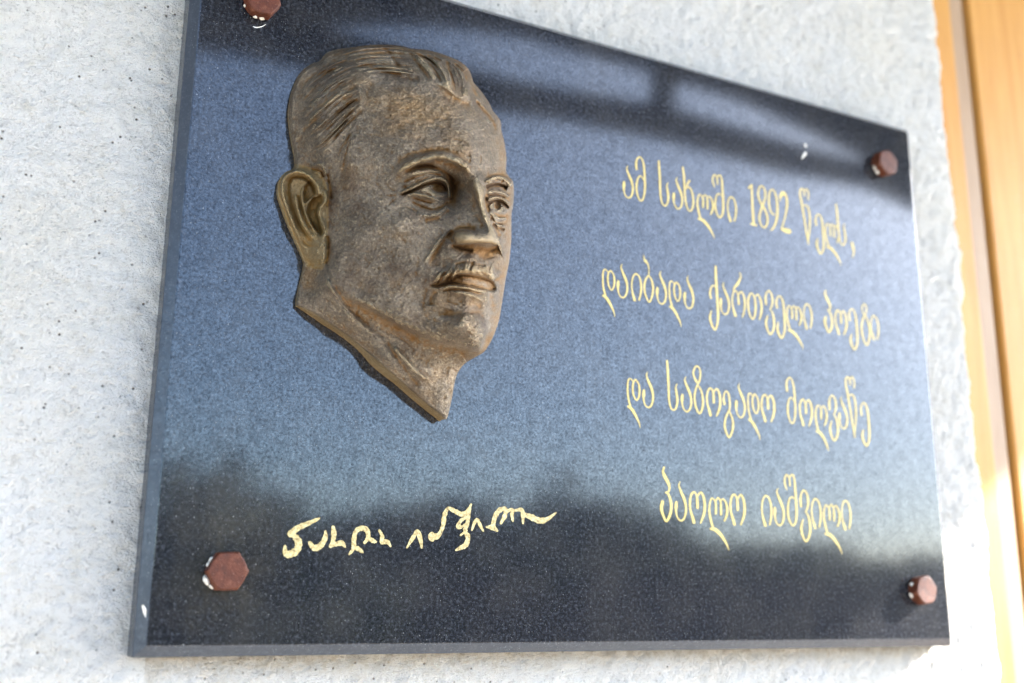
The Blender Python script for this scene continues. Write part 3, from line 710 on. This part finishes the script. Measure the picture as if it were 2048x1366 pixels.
    def stroke(P, amp, wa, wb=None, t0=.12, t1=.12, power=2.0):
        """wa: falloff on the side above/left of the travel direction, wb: on the other side"""
        wb = wa if wb is None else wb
        P = catmull(np.array(P, float), 6); W = max(wa, wb) * 2.6
        iu0 = max(int((P[:, 0].min() - W - u0) / STEP), 0); iu1 = min(int((P[:, 0].max() + W - u0) / STEP) + 2, len(us))
        iv0 = max(int((P[:, 1].min() - W - v0) / STEP), 0); iv1 = min(int((P[:, 1].max() + W - v0) / STEP) + 2, len(vs))
        if iu1 <= iu0 or iv1 <= iv0: return
        D, sg, k, t = seg_dist(U[iv0:iv1, iu0:iu1], Vv[iv0:iv1, iu0:iu1], P[:-1], P[1:])
        f = (k + t) / (len(P) - 1)
        a = np.minimum(1, np.minimum(f / max(t0, 1e-6) if t0 else 1, (1 - f) / max(t1, 1e-6) if t1 else 1)); a = np.clip(a, 0, 1); a = a * a * (3 - 2 * a)
        ww = np.where(sg < 0, wa, wb)
        H[iv0:iv1, iu0:iu1] += amp * a * np.exp(-(D / ww) ** power)
    def bump(cx, cy, rx, ry, amp, ang=0.0, p=2.0):
        ca, sa = math.cos(rad(ang)), math.sin(rad(ang)); x = U - cx; y = Vv - cy
        a = (x * ca + y * sa) / rx; b = (-x * sa + y * ca) / ry
        H[:] += amp * np.exp(-(a * a + b * b) ** (p / 2))
    def plateau(P, amp, soft):
        """raised or sunk region; soft = falloff in px"""
        P = catmull(np.array(P + P[:1], float), 5)[:-1]; Q = np.roll(P, -1, 0); W = soft * 1.2
        iu0 = max(int((P[:, 0].min() - W - u0) / STEP), 0); iu1 = min(int((P[:, 0].max() + W - u0) / STEP) + 2, len(us))
        iv0 = max(int((P[:, 1].min() - W - v0) / STEP), 0); iv1 = min(int((P[:, 1].max() + W - v0) / STEP) + 2, len(vs))
        uu = U[iv0:iv1, iu0:iu1]; vv = Vv[iv0:iv1, iu0:iu1]; ins = np.zeros(uu.shape, bool)
        for a, b in zip(P, Q):
            if a[1] == b[1]: continue
            ins ^= ((a[1] > vv) != (b[1] > vv)) & (uu < (b[0] - a[0]) * (vv - a[1]) / (b[1] - a[1]) + a[0])
        D, _, _, _ = seg_dist(uu, vv, P, Q); s = np.where(ins, D, -D) / soft
        x = np.clip(0.5 + 0.5 * s, 0, 1); H[iv0:iv1, iu0:iu1] += amp * x * x * (3 - 2 * x)
    rg = np.random.default_rng(11)
    # --- hair: cap of hair stands proud of forehead and temple
    HAIRP = [(540,60),(960,60),(950,190),(936,204),(912,196),(884,176),(862,163),(822,157),(782,152),(752,150),(731,172),(728,200),(722,226),(706,240),(690,256),(676,280),(664,300),(655,340),(560,345),(540,200)]
    plateau(HAIRP, 2.4, 15)
    def family(Ga, Gb, n, amp, w, jit=.03):
        Ga = catmull(np.array(Ga, float), 4); Gb = catmull(np.array(Gb, float), 4)
        ta = np.linspace(0, 1, 12); Ga = Ga[np.round(ta * (len(Ga) - 1)).astype(int)]; Gb = Gb[np.round(ta * (len(Gb) - 1)).astype(int)]
        for i in range(n):
            t = (i + rg.uniform(.2, .8)) / n; a0 = rg.uniform(0, .35); a1 = rg.uniform(.6, 1.0)
            P = Ga * (1 - t) + Gb * t + rg.normal(0, 1, (1, 2)) * 1.5
            k0, k1 = int(a0 * 11), max(int(a1 * 11), int(a0 * 11) + 4); P = P[k0:k1 + 1][::2]
            if len(P) < 3: continue
            sgn = -1 if i % 2 else 1
            stroke(P, sgn * amp * rg.uniform(.5, 1.15), w * rg.uniform(.6, 1.3), w * rg.uniform(.5, 1.0), .25, .3)
    family([(705,112),(660,132),(622,158),(598,195)], [(728,205),(690,230),(650,270),(612,320)], 24, 1.2, 5.5)
    family([(705,112),(660,132),(620,160),(594,200)], [(724,226),(690,258),(650,300),(600,325)], 100, 1.0, 2.1)
    family([(660,118),(720,100),(790,98),(860,112)], [(715,138),(760,140),(810,146),(860,160)], 14, 1.2, 5.0)
    family([(650,120),(720,98),(800,95),(880,115)], [(715,148),(760,146),(810,150),(870,165)], 60, 1.0, 2.0)
    family([(800,98),(835,118),(858,142),(874,166)], [(905,116),(935,140),(944,165),(936,198)], 12, 1.3, 5.0)
    family([(790,96),(830,114),(856,142),(872,166)], [(915,122),(940,145),(944,168),(938,200)], 46, 1.0, 2.0)
    family([(938,150),(955,185),(975,210),(990,235)], [(950,200),(968,228),(985,255),(998,300)], 12, 0.7, 2.8)
    family([(720,235),(700,262),(680,290),(665,330)], [(700,262),(700,295),(696,335),(690,375)], 24, 0.7, 2.4)
    for P, a, wa, wb in [
        ([(663,203),(645,222),(622,248),(600,268)], -2.6, 4, 5), ([(724,196),(704,206),(684,221),(664,232)], -2.6, 3.2, 4.5),
        ([(727,222),(708,237),(688,252),(672,272),(661,290)], -1.7, 5, 4), ([(668,141),(648,144),(628,152),(608,170)], -2.8, 4, 4),
        ([(640,166),(622,182),(606,204)], -1.8, 3, 3), ([(650,186),(625,208),(606,236)], 1.8, 5, 3), ([(700,180),(665,200),(632,240)], 2.2, 7, 4),
        ([(700,128),(730,131),(757,139),(790,149),(822,156),(860,160)], -3.8, 6, 5), ([(762,94),(778,104),(792,124),(802,140)], -2.4, 3, 3),
        ([(816,100),(828,118),(846,140),(862,160)], -2.2, 3, 3.5), ([(852,108),(862,126),(874,146),(884,168)], -2.8, 3, 3.5), ([(890,118),(900,140),(906,162),(910,186)], -2.4, 3, 3.2),
        ([(866,118),(882,140),(894,164),(902,184)], 3.0, 7, 6), ([(912,130),(926,150),(932,176),(930,198)], 4.0, 9, 7), ([(830,108),(846,124),(862,146),(872,160)], 2.2, 6, 6),
        ([(862,164),(884,178),(908,196),(932,206),(944,198)], -3.0, 4, 10), ([(945,190),(962,214),(984,240),(993,265)], -1.8, 3, 3),
        ([(952,186),(972,206),(988,228),(998,262),(1004,300)], 1.2, 5, 5), ([(745,146),(790,156),(830,164)], -1.5, 3, 8)]:
        stroke(P, a * .74, wa * 1.1, wb * 1.1, .25, .25)
    stroke([(701,268),(703,300),(697,335),(690,380)], 1.5, 12, 6, .3, .1)
    stroke([(618,332),(640,330),(650,345),(655,362)], 1.6, 5, 3); stroke([(622,340),(640,342),(648,356)], -1.6, 3, 3)
    # --- forehead
    stroke([(745,225),(800,214),(860,222),(905,240)], -0.4, 9, 11); stroke([(790,330),(812,312),(845,302),(890,300),(925,312)], -1.6, 7, 5, .2, .25)
    bump(975, 300, 26, 30, 1.5); bump(815, 270, 60, 40, 1.4)
    # --- near brow
    stroke([(788,350),(806,336),(838,321),(876,313),(908,320),(930,333),(944,352)], 8.0, 9, 8, .25, .2)
    for i in range(34):
        t = rg.uniform(0, 1); x = 800 + 142 * t; y = 335 - 22 * math.sin(t * 2.6) + 20 * max(0, t - .55) + rg.uniform(-4, 5); k = .5 + t
        stroke([(x - 6 * k, y + 6), (x, y), (x + 7 * k, y - 4 + 8 * t)], rg.choice([-1.4, -.9, 1.0]) * (0.4 + .8 * t) * rg.uniform(.5, 1.2), rg.uniform(1.3, 3.4), rg.uniform(1.3, 2.8), .2, .3)
    stroke([(800,350),(818,338),(850,330),(880,338),(900,352),(912,366)], -2.6, 3, 6, .2, .1)
    bump(842, 346, 38, 10, 5.0, -4); bump(820, 362, 20, 8, 1.6, -20)
    # socket, inner corner, side of the nose root
    bump(906, 372, 14, 26, -9.0, -6); bump(904, 403, 12, 18, -4.0); bump(925, 372, 12, 12, -2.5)
    # --- near eye
    bump(858, 384, 33, 17, 5.6, 8, 3)
    stroke([(797,389),(822,377),(848,364),(872,358),(890,362),(897,376),(898,398)], 3.6, 4.5, 2.2, .12, .05)
    stroke([(800,390),(824,381),(849,370),(872,365),(887,370),(892,384)], -3.2, 2, 3.6, .1, .1)
    stroke([(806,366),(830,354),(860,347),(886,350)], -1.8, 3, 3)
    bump(877, 377, 14, 11, -6.5, 12, 3.2); bump(870, 386, 14, 5, 1.6, 15)
    stroke([(803,391),(828,388),(850,391),(872,399),(890,404)], 1.5, 3.0, 5.5, .15, .1); stroke([(830,384),(850,387),(866,394)], -1.0, 2, 2)
    stroke([(820,402),(846,414),(866,419),(884,413),(896,402)], -1.6, 2.5, 4); stroke([(838,404),(858,409),(880,405)], 1.0, 3, 3)
    stroke([(832,424),(856,432),(880,426),(896,412)], 1.2, 6, 5); stroke([(848,441),(866,438),(884,431),(898,416)], -1.6, 4, 6)
    stroke([(825,395),(845,402),(864,407)], -.9, 1.8, 1.8); stroke([(812,412),(840,425),(862,430)], -.8, 2.5, 2.5)
    # --- nose
    stroke([(949,338),(952,362),(961,395),(970,428),(983,460),(992,482)], 8.0, 24, 11, .3, .0)
    stroke([(954,352),(960,385),(970,425),(984,460),(994,480)], 2.0, 9, 7, .3, .0)
    bump(974, 479, 22, 18, 8.5, 25, 2.3); bump(927, 474, 21, 15, 8.5, 8, 2.8); bump(954, 470, 30, 18, 3.0)
    stroke([(906,487),(903,472),(912,459),(932,455),(955,459)], -2.2, 7, 5)
    # underside of the nose: falls back to the lip
    plateau([(908,493),(930,491),(952,490),(973,490),(986,493),(992,499),(989,508),(979,519),(965,520),(945,511),(922,505)], -7.5, 13)
    stroke([(906,487),(930,485),(952,484),(977,483),(998,490)], 1.6, 6, 3.5, .1, .1)
    bump(940, 503, 9, 4, -1.6, 12); bump(955, 480, 30, 14, 2.5, 10)
    bump(1012, 500, 10, 40, 1.5)
    stroke([(968,385),(978,420),(990,450),(1002,475)], -3.0, 3, 9, .2, .1)
    # nasolabial fold
    stroke([(906,458),(894,472),(880,490),(870,505),(862,520),(858,540)], -2.6, 7, 3, .15, .3); stroke([(893,466),(876,486),(862,508),(850,530)], 2.2, 10, 6, .2, .3)
    stroke([(855,575),(846,598),(850,625)], -1.2, 5, 6)
    # --- far brow and eye
    stroke([(970,366),(984,357),(1000,355),(1014,361),(1024,374)], 6.5, 4, 5, .15, .1)
    for i in range(10):
        x = 974 + 5 * i + rg.uniform(-2.5, 2.5); y = rg.uniform(-3, 3); stroke([(x, 367 + y), (x + 2, 361 + y), (x + 7, 355 + y)], rg.choice([-1.4, 1.0]) * rg.uniform(.4, 1.1), 1.6, 2.4, .25, .25)
    stroke([(970,373),(985,369),(1000,369),(1016,376)], -5.5, 2, 6, .1, .1)
    stroke([(972,386),(990,383),(1008,387),(1018,394)], 2.6, 3, 3); stroke([(974,391),(992,390),(1010,396)], -2.0, 2, 2)
    stroke([(974,400),(990,395),(1004,398),(1018,409)], 4.5, 3, 2, .1, .05); stroke([(975,406),(990,402),(1004,405),(1018,416)], -4.8, 2, 4, .1, .1)
    bump(1000, 419, 14, 8, 4.0, 20, 3); bump(994, 412, 7, 7, -5.5, 0, 4)
    stroke([(978,423),(988,431),(1000,437),(1014,436)], 3.0, 2, 3.5); stroke([(980,435),(992,445),(1006,449)], -2.4, 2, 2.5); stroke([(984,447),(996,455),(1010,459)], -2.6, 2.5, 4.5); stroke([(982,439),(995,449),(1008,454)], 1.6, 2, 2)
    bump(974, 400, 6, 22, -4.0)
    # --- cheek
    bump(800, 452, 34, 22, 2.4, 12); bump(775, 500, 26, 30, -1.4, 20); stroke([(800,470),(830,500),(838,540)], -1.0, 14, 10)
    # --- moustache
    stroke([(864,574),(884,557),(905,544),(932,539),(958,541),(977,546),(990,562)], 6.2, 14, 7, .22, .1)
    for i in range(60):
        t = rg.uniform(0, 1); x = 870 + 118 * t; y = 560 - 26 * math.sin(min(t * 1.9, 1.57)) + 14 * max(0, t - .7) + rg.uniform(-7, 6); lean = 8 - 10 * t + rg.uniform(-3, 3)
        stroke([(x + lean, y - 11 * rg.uniform(.5, 1.2)), (x + rg.uniform(-1.5, 1.5), y), (x - lean, y + 11 * rg.uniform(.5, 1.1))], rg.choice([-1.5, -1.1, .8, 1.2]) * rg.uniform(.4, 1.2), rg.uniform(1.3, 3.6), rg.uniform(1.3, 3.6), .25, .25)
    stroke([(908,531),(930,524),(955,528),(972,532)], -1.8, 4, 3)
    plateau([(862,572),(876,560),(898,552),(930,549),(965,555),(986,565),(990,580),(968,580),(932,572),(899,569),(876,574)], -5.0, 4)
    # --- lips
    stroke([(884,578),(900,573),(925,574),(950,579),(970,585)], 2.2, 4, 4, .2, .15)
    stroke([(896,588),(915,585),(935,588),(955,595),(974,602)], 2.0, 6, 5, .3, .15)
    bump(862, 548, 16, 26, 1.6, 20); bump(836, 515, 24, 34, 2.4, 25); bump(862, 428, 26, 9, 1.4, 8)
    stroke([(884,583),(905,579),(935,581),(968,590)], -1.2, 2, 2)
    stroke([(902,601),(922,606),(945,610),(970,614)], -2.3, 8, 11, .35, .2)
    stroke([(977,578),(983,592),(986,608),(989,626)], -2.2, 6, 7, .2, .3); stroke([(967,578),(973,592),(972,606)], 1.0, 4, 2)
    bump(880, 600, 14, 20, 2.2, -20); stroke([(872,582),(864,594),(862,612)], -1.6, 5, 6)
    # --- chin
    stroke([(866,636),(885,628),(912,628),(935,624),(958,628),(975,640)], -2.2, 8, 6, .3, .25)
    bump(940, 652, 34, 20, 4.2, 8, 2.6); stroke([(946,655),(952,648),(956,644)], -.9, 2, 2); bump(895, 648, 18, 12, 1.4, 20)
    # --- jaw line turning sharply under
    stroke([(655,545),(690,588),(735,606),(777,630),(812,648),(862,668),(905,682),(950,690),(978,684)], 3.2, 20, 11, .25, .1)
    stroke([(663,556),(692,602),(735,624),(777,648),(812,668),(862,692),(905,702),(945,704)], -2.8, 10, 18, .25, .1)
    # --- neck cords
    stroke([(645,548),(672,590),(705,634),(745,668),(778,692)], 2.6, 6, 10, .15, .2); stroke([(652,545),(684,598),(712,630),(740,652)], -0.8, 6, 6)
    stroke([(668,590),(690,618),(712,640)], -.9, 2, 2); stroke([(785,690),(812,722),(836,746),(866,766)], 2.6, 4.5, 6, .15, .25); stroke([(772,680),(796,718),(820,752),(842,775)], -1.6, 4, 5)
    stroke([(830,705),(862,732),(900,745)], -1.4, 16, 12); stroke([(650,610),(720,665),(800,735),(860,790)], 1.4, 14, 10, .2, .2)
    # --- ear
    plateau([(556,384),(560,356),(580,340),(605,337),(632,350),(645,372),(650,400),(652,440),(652,480),(650,520),(640,532),(618,520),(600,485),(572,428)], 3.2, 6)
    stroke([(636,392),(633,372),(620,354),(600,344),(580,345),(568,358),(565,378),(570,402),(580,432),(592,462),(604,490),(618,516)], 3.4, 4.5, 5, .06, .25)
    stroke([(628,392),(626,376),(614,360),(598,354),(582,358),(577,378),(582,408),(596,444),(614,474),(626,486)], -2.8, 3.0, 3.6, .1, .2)
    stroke([(588,384),(594,412),(604,444),(618,466),(632,482)], 3.0, 4.2, 4.2, .2, .2)
    stroke([(596,388),(602,414),(612,440),(624,458)], -1.6, 2.4, 2.4)
    stroke([(606,370),(604,390),(607,412),(614,434),(626,456),(642,472)], 2.8, 2.6, 2.2, .15, .1)
    plateau([(611,372),(622,362),(633,376),(634,392),(622,398),(612,404),(607,390)], -4.2, 4)
    plateau([(618,408),(630,394),(642,392),(645,404),(636,420),(640,444),(646,464),(638,470),(624,450),(615,428)], -6.5, 4.5)
    stroke([(610,410),(618,401),(628,394),(638,390)], 2.4, 2.6, 2.6); stroke([(650,378),(652,400),(642,414),(638,428),(644,444),(650,462)], 3.4, 3, 4, .1, .1)
    bump(634, 500, 13, 17, 3.4); stroke([(604,482),(620,492),(640,492)], -1.2, 3, 3); bump(640, 527, 10, 7, -2.5); stroke([(655,470),(658,500),(652,530)], -2.2, 4, 5)
    stroke([(654,346),(660,372),(663,400)], -2.0, 3, 4)
    # modelling-tool strokes left in the clay: across the forehead, down the cheek, along jaw and neck
    def tool(x0, x1, y0, y1, ang, n, ln, a):
        for _ in range(n):
            x = rg.uniform(x0, x1); y = rg.uniform(y0, y1); g = rad(ang + rg.uniform(-16, 16)); l = ln * rg.uniform(.5, 1.3); c_, s_ = math.cos(g), math.sin(g); k = rg.uniform(-.15, .15) * l
            stroke([(x - c_ * l / 2, y - s_ * l / 2), (x - s_ * k, y + c_ * k), (x + c_ * l / 2, y + s_ * l / 2)], a * rg.choice([-1, -.7, .7]) * rg.uniform(.5, 1.2), rg.uniform(1.3, 3.0), rg.uniform(1.3, 3.0), .35, .35)
    tool(735, 985, 185, 300, 12, 70, 46, .42); tool(705, 850, 330, 480, 60, 45, 36, .40); tool(700, 880, 470, 620, 118, 70, 40, .42)
    tool(760, 940, 600, 690, 25, 40, 40, .42); tool(640, 860, 590, 770, 48, 60, 44, .42); tool(930, 1000, 600, 690, 20, 16, 24, .4)
    for P in ([(794,384),(782,378),(770,366)], [(794,390),(780,392),(766,390)], [(796,396),(784,404),(774,414)], [(958,330),(962,318),(960,304)], [(936,330),(940,318),(938,306)]): stroke(P, -.9, 2, 2.4, .3, .4)
    for P in ([(770,262),(820,248),(880,250),(930,262)], [(775,290),(830,276),(890,276),(940,288)]): stroke(P, -.55, 5, 6, .3, .3)
    stroke([(842,505),(834,530),(830,560)], -1.0, 4, 6, .3, .3); stroke([(700,505),(740,560),(800,605),(860,640)], 1.2, 16, 16, .3, .3)
    # cast surface: faint tool marks and lumps
    for cell, a, sd in ((34, 1.1, 1), (15, .8, 2), (7, .55, 3), (4.1, .5, 4), (2.3, .3, 5)): H[:] += value_noise(U, Vv, cell, 40 + sd) * a
    k2 = np.zeros(U.shape); k2[inside] = dd
    k = np.zeros(U.shape); k[inside] = np.clip(dd / np.where(far[kk] > 0, 3.0, 7.0), 0, 1); k = k * k * (3 - 2 * k)
    H[:] = H0 + (H - H0) * k
    H[:] = H + .32 * (H - 16) * np.clip(k2 / 70, 0, 1)
    H1 = H.copy()
    H[:] -= R
    H[:] = np.maximum(H, 4.0)
    # patina: height against surroundings, partly wear, partly occlusion and highlight painted in
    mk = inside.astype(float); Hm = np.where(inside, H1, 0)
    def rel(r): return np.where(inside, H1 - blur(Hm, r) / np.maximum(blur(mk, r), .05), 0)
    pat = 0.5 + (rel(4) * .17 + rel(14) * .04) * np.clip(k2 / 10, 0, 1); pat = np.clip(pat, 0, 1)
    # ---------------- mesh
    iv, iu = np.nonzero(inside); idx = -np.ones(U.shape, int); idx[iv, iu] = np.arange(len(iv))
    q = np.stack([idx[:-1, :-1], idx[1:, :-1], idx[1:, 1:], idx[:-1, 1:]], -1).reshape(-1, 4)
    cu = (U[:-1, :-1] + STEP / 2).reshape(-1); cv = (Vv[:-1, :-1] + STEP / 2).reshape(-1)
    ok = (q >= 0).all(1); q = q[ok]; cu = cu[ok]; cv = cv[ok]
    used = np.unique(q); remap = -np.ones(len(iv), int); remap[used] = np.arange(len(used)); q = remap[q]
    pu = U[iv, iu][used].copy(); pv = Vv[iv, iu][used].copy(); ph = H[iv, iu][used]
    dv = np.zeros(U.shape); dv[inside] = dep[0] * 0 + dep; base_h = (H0 - dv)[iv, iu][used]
    # border edges
    e = np.concatenate([q[:, [0, 1]], q[:, [1, 2]], q[:, [2, 3]], q[:, [3, 0]]]); key = np.sort(e, 1); code = key[:, 0].astype(np.int64) * 10000000 + key[:, 1]
    un, inv, cnt = np.unique(code, return_inverse=True, return_counts=True); be = e[cnt[inv] == 1]
    bv = np.unique(be)
    d = B - A; L = (d ** 2).sum(1)
    rx = pu[bv][:, None] - A[:, 0]; ry = pv[bv][:, None] - A[:, 1]; t = np.clip((rx * d[:, 0] + ry * d[:, 1]) / L, 0, 1)
    fx = A[:, 0] + t * d[:, 0]; fy = A[:, 1] + t * d[:, 1]; D = (pu[bv][:, None] - fx) ** 2 + (pv[bv][:, None] - fy) ** 2; k = D.argmin(1)
    pu[bv] = fx[np.arange(len(bv)), k]; pv[bv] = fy[np.arange(len(bv)), k]
    pp = pat[iv, iu][used]
    ph[bv] = np.maximum(base_h[bv], 3.0)
    P = at(pu, pv, ph / 1000)
    # rim wall down to the stone: two rings, slightly drawn in like a casting
    nb = len(bv); loc = -np.ones(len(P), int); loc[bv] = np.arange(nb)
    Cc = P.mean(0); r1 = P[bv].copy(); r1[:, 1] *= 0.5; r2 = P[bv].copy(); r2[:, 1] = -0.0005
    inn = (Cc - P[bv]); inn[:, 1] = 0; inn /= np.linalg.norm(inn, axis=1)[:, None]
    r1 += inn * .0006; r2 += inn * (.0002)
    n0 = len(P); Pall = np.concatenate([P, P[bv], r1, r2])
    a, b = be[:, 0], be[:, 1]; la, lb = loc[a], loc[b]
    rimF = np.concatenate([np.stack([n0 + k * nb + lb, n0 + k * nb + la, n0 + (k + 1) * nb + la, n0 + (k + 1) * nb + lb], 1) for k in range(2)])
    rimuv = np.concatenate([np.stack([(pu[a] + pu[b]) / 2, (pv[a] + pv[b]) / 2], 1)] * 2)
    Fq = np.concatenate([q, rimF]); CU = np.concatenate([cu, rimuv[:, 0]]); CV = np.concatenate([cv, rimuv[:, 1]])
    def normals(P, F):
        nn = np.cross(P[F[:, 2]] - P[F[:, 0]], P[F[:, 3]] - P[F[:, 1]]); N = np.zeros_like(P)
        for j in range(4): np.add.at(N, F[:, j], nn)
        return N / (np.linalg.norm(N, axis=1)[:, None] + 1e-20)
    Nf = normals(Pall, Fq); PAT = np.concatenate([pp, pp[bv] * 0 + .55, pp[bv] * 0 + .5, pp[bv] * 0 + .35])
    outw = -inn; sgn = np.sign((Nf[n0 + nb:n0 + 2 * nb] * outw).sum(1).mean())
    if sgn < 0:
        Fq[len(q):] = Fq[len(q):, ::-1]; Nf = normals(Pall, Fq)
    if Nf[:n0, 1].mean() > 0: Nf[:n0] *= -1; print('face normals flipped')
    REG = [
     ('ear', BRONZE_GOLD, [(540,384),(545,340),(575,325),(605,330),(638,342),(655,372),(657,400),(657,440),(656,480),(656,520),(642,542),(615,534),(590,495),(550,420)]),
     ('eyebrow', BRONZE, [(786,352),(806,330),(838,315),(876,307),(912,314),(936,328),(948,352),(935,352),(908,342),(880,332),(845,328),(815,342)]),
     ('eyebrow', BRONZE, [(968,366),(984,352),(1000,348),(1018,352),(1040,366),(1035,378),(1018,372),(1000,366),(980,370)]),
     ('eye', BRONZE, [(797,390),(822,376),(848,362),(872,356),(893,360),(899,378),(898,402),(880,410),(850,402),(822,396)]),
     ('eye', BRONZE, [(974,400),(990,393),(1004,396),(1022,408),(1022,424),(1010,436),(996,434),(980,424)]),
     ('nose', BRONZE, [(940,352),(958,350),(966,380),(975,418),(988,450),(1002,475),(1004,494),(1000,507),(985,518),(965,518),(945,508),(922,503),(904,492),(901,474),(910,458),(926,448),(935,415),(938,380)]),
     ('moustache', BRONZE, [(860,576),(874,555),(900,536),(930,527),(962,529),(982,538),(993,560),(991,580),(968,580),(932,571),(899,568),(876,574)]),
     ('lips', BRONZE, [(880,582),(899,569),(932,572),(968,581),(980,590),(978,608),(955,614),(925,610),(900,600)]),
     ('neck', BRONZE, [(580,540),(612,533),(642,542),(663,556),(692,600),(735,620),(777,644),(812,664),(862,688),(905,702),(935,708),(960,712),(940,760),(920,860),(860,860),(560,640)]),
     ('hair', BRONZE, HAIRP)]
    assign = np.zeros(len(Fq), int)
    REG.append(('cast_edge', BRONZE_GOLD, []))  # golden tint paints the warm reflection of the ground onto the rim wall
    for j in range(len(REG) - 2, -1, -1):
        pl = REG[j][2]; ins = np.zeros(len(CU), bool)
        for a_, b_ in zip(pl, pl[1:] + pl[:1]):
            if a_[1] == b_[1]: continue
            ins ^= ((a_[1] > CV) != (b_[1] > CV)) & (CU < (b_[0] - a_[0]) * (CV - a_[1]) / (b_[1] - a_[1]) + a_[0])
        assign[ins] = j + 1
    assign[len(q):] = len(REG)
    def piece(name, sel, m, parent):
        F = Fq[sel]; us_ = np.unique(F); rm = -np.ones(len(Pall), int); rm[us_] = np.arange(len(us_))
        o = mesh_obj(name, Pall[us_], rm[F], m, parent, smooth=True, loc=(0, 0, 0) if parent is None else None)
        at_ = o.data.attributes.new('patina_shade', 'FLOAT', 'POINT'); at_.data.foreach_set('value', PAT[us_].astype(np.float32))
        o.data.normals_split_custom_set_from_vertices(Nf[us_].tolist()); return o
    face = piece('portrait_relief', assign == 0, BRONZE, None)
    tag(face, 'brown bronze relief of a moustached man in three quarter view, mounted on the plaque', 'relief')
    for j, (nm, m, _) in enumerate(REG): piece(nm, assign == j + 1, m, face)
sculpt()
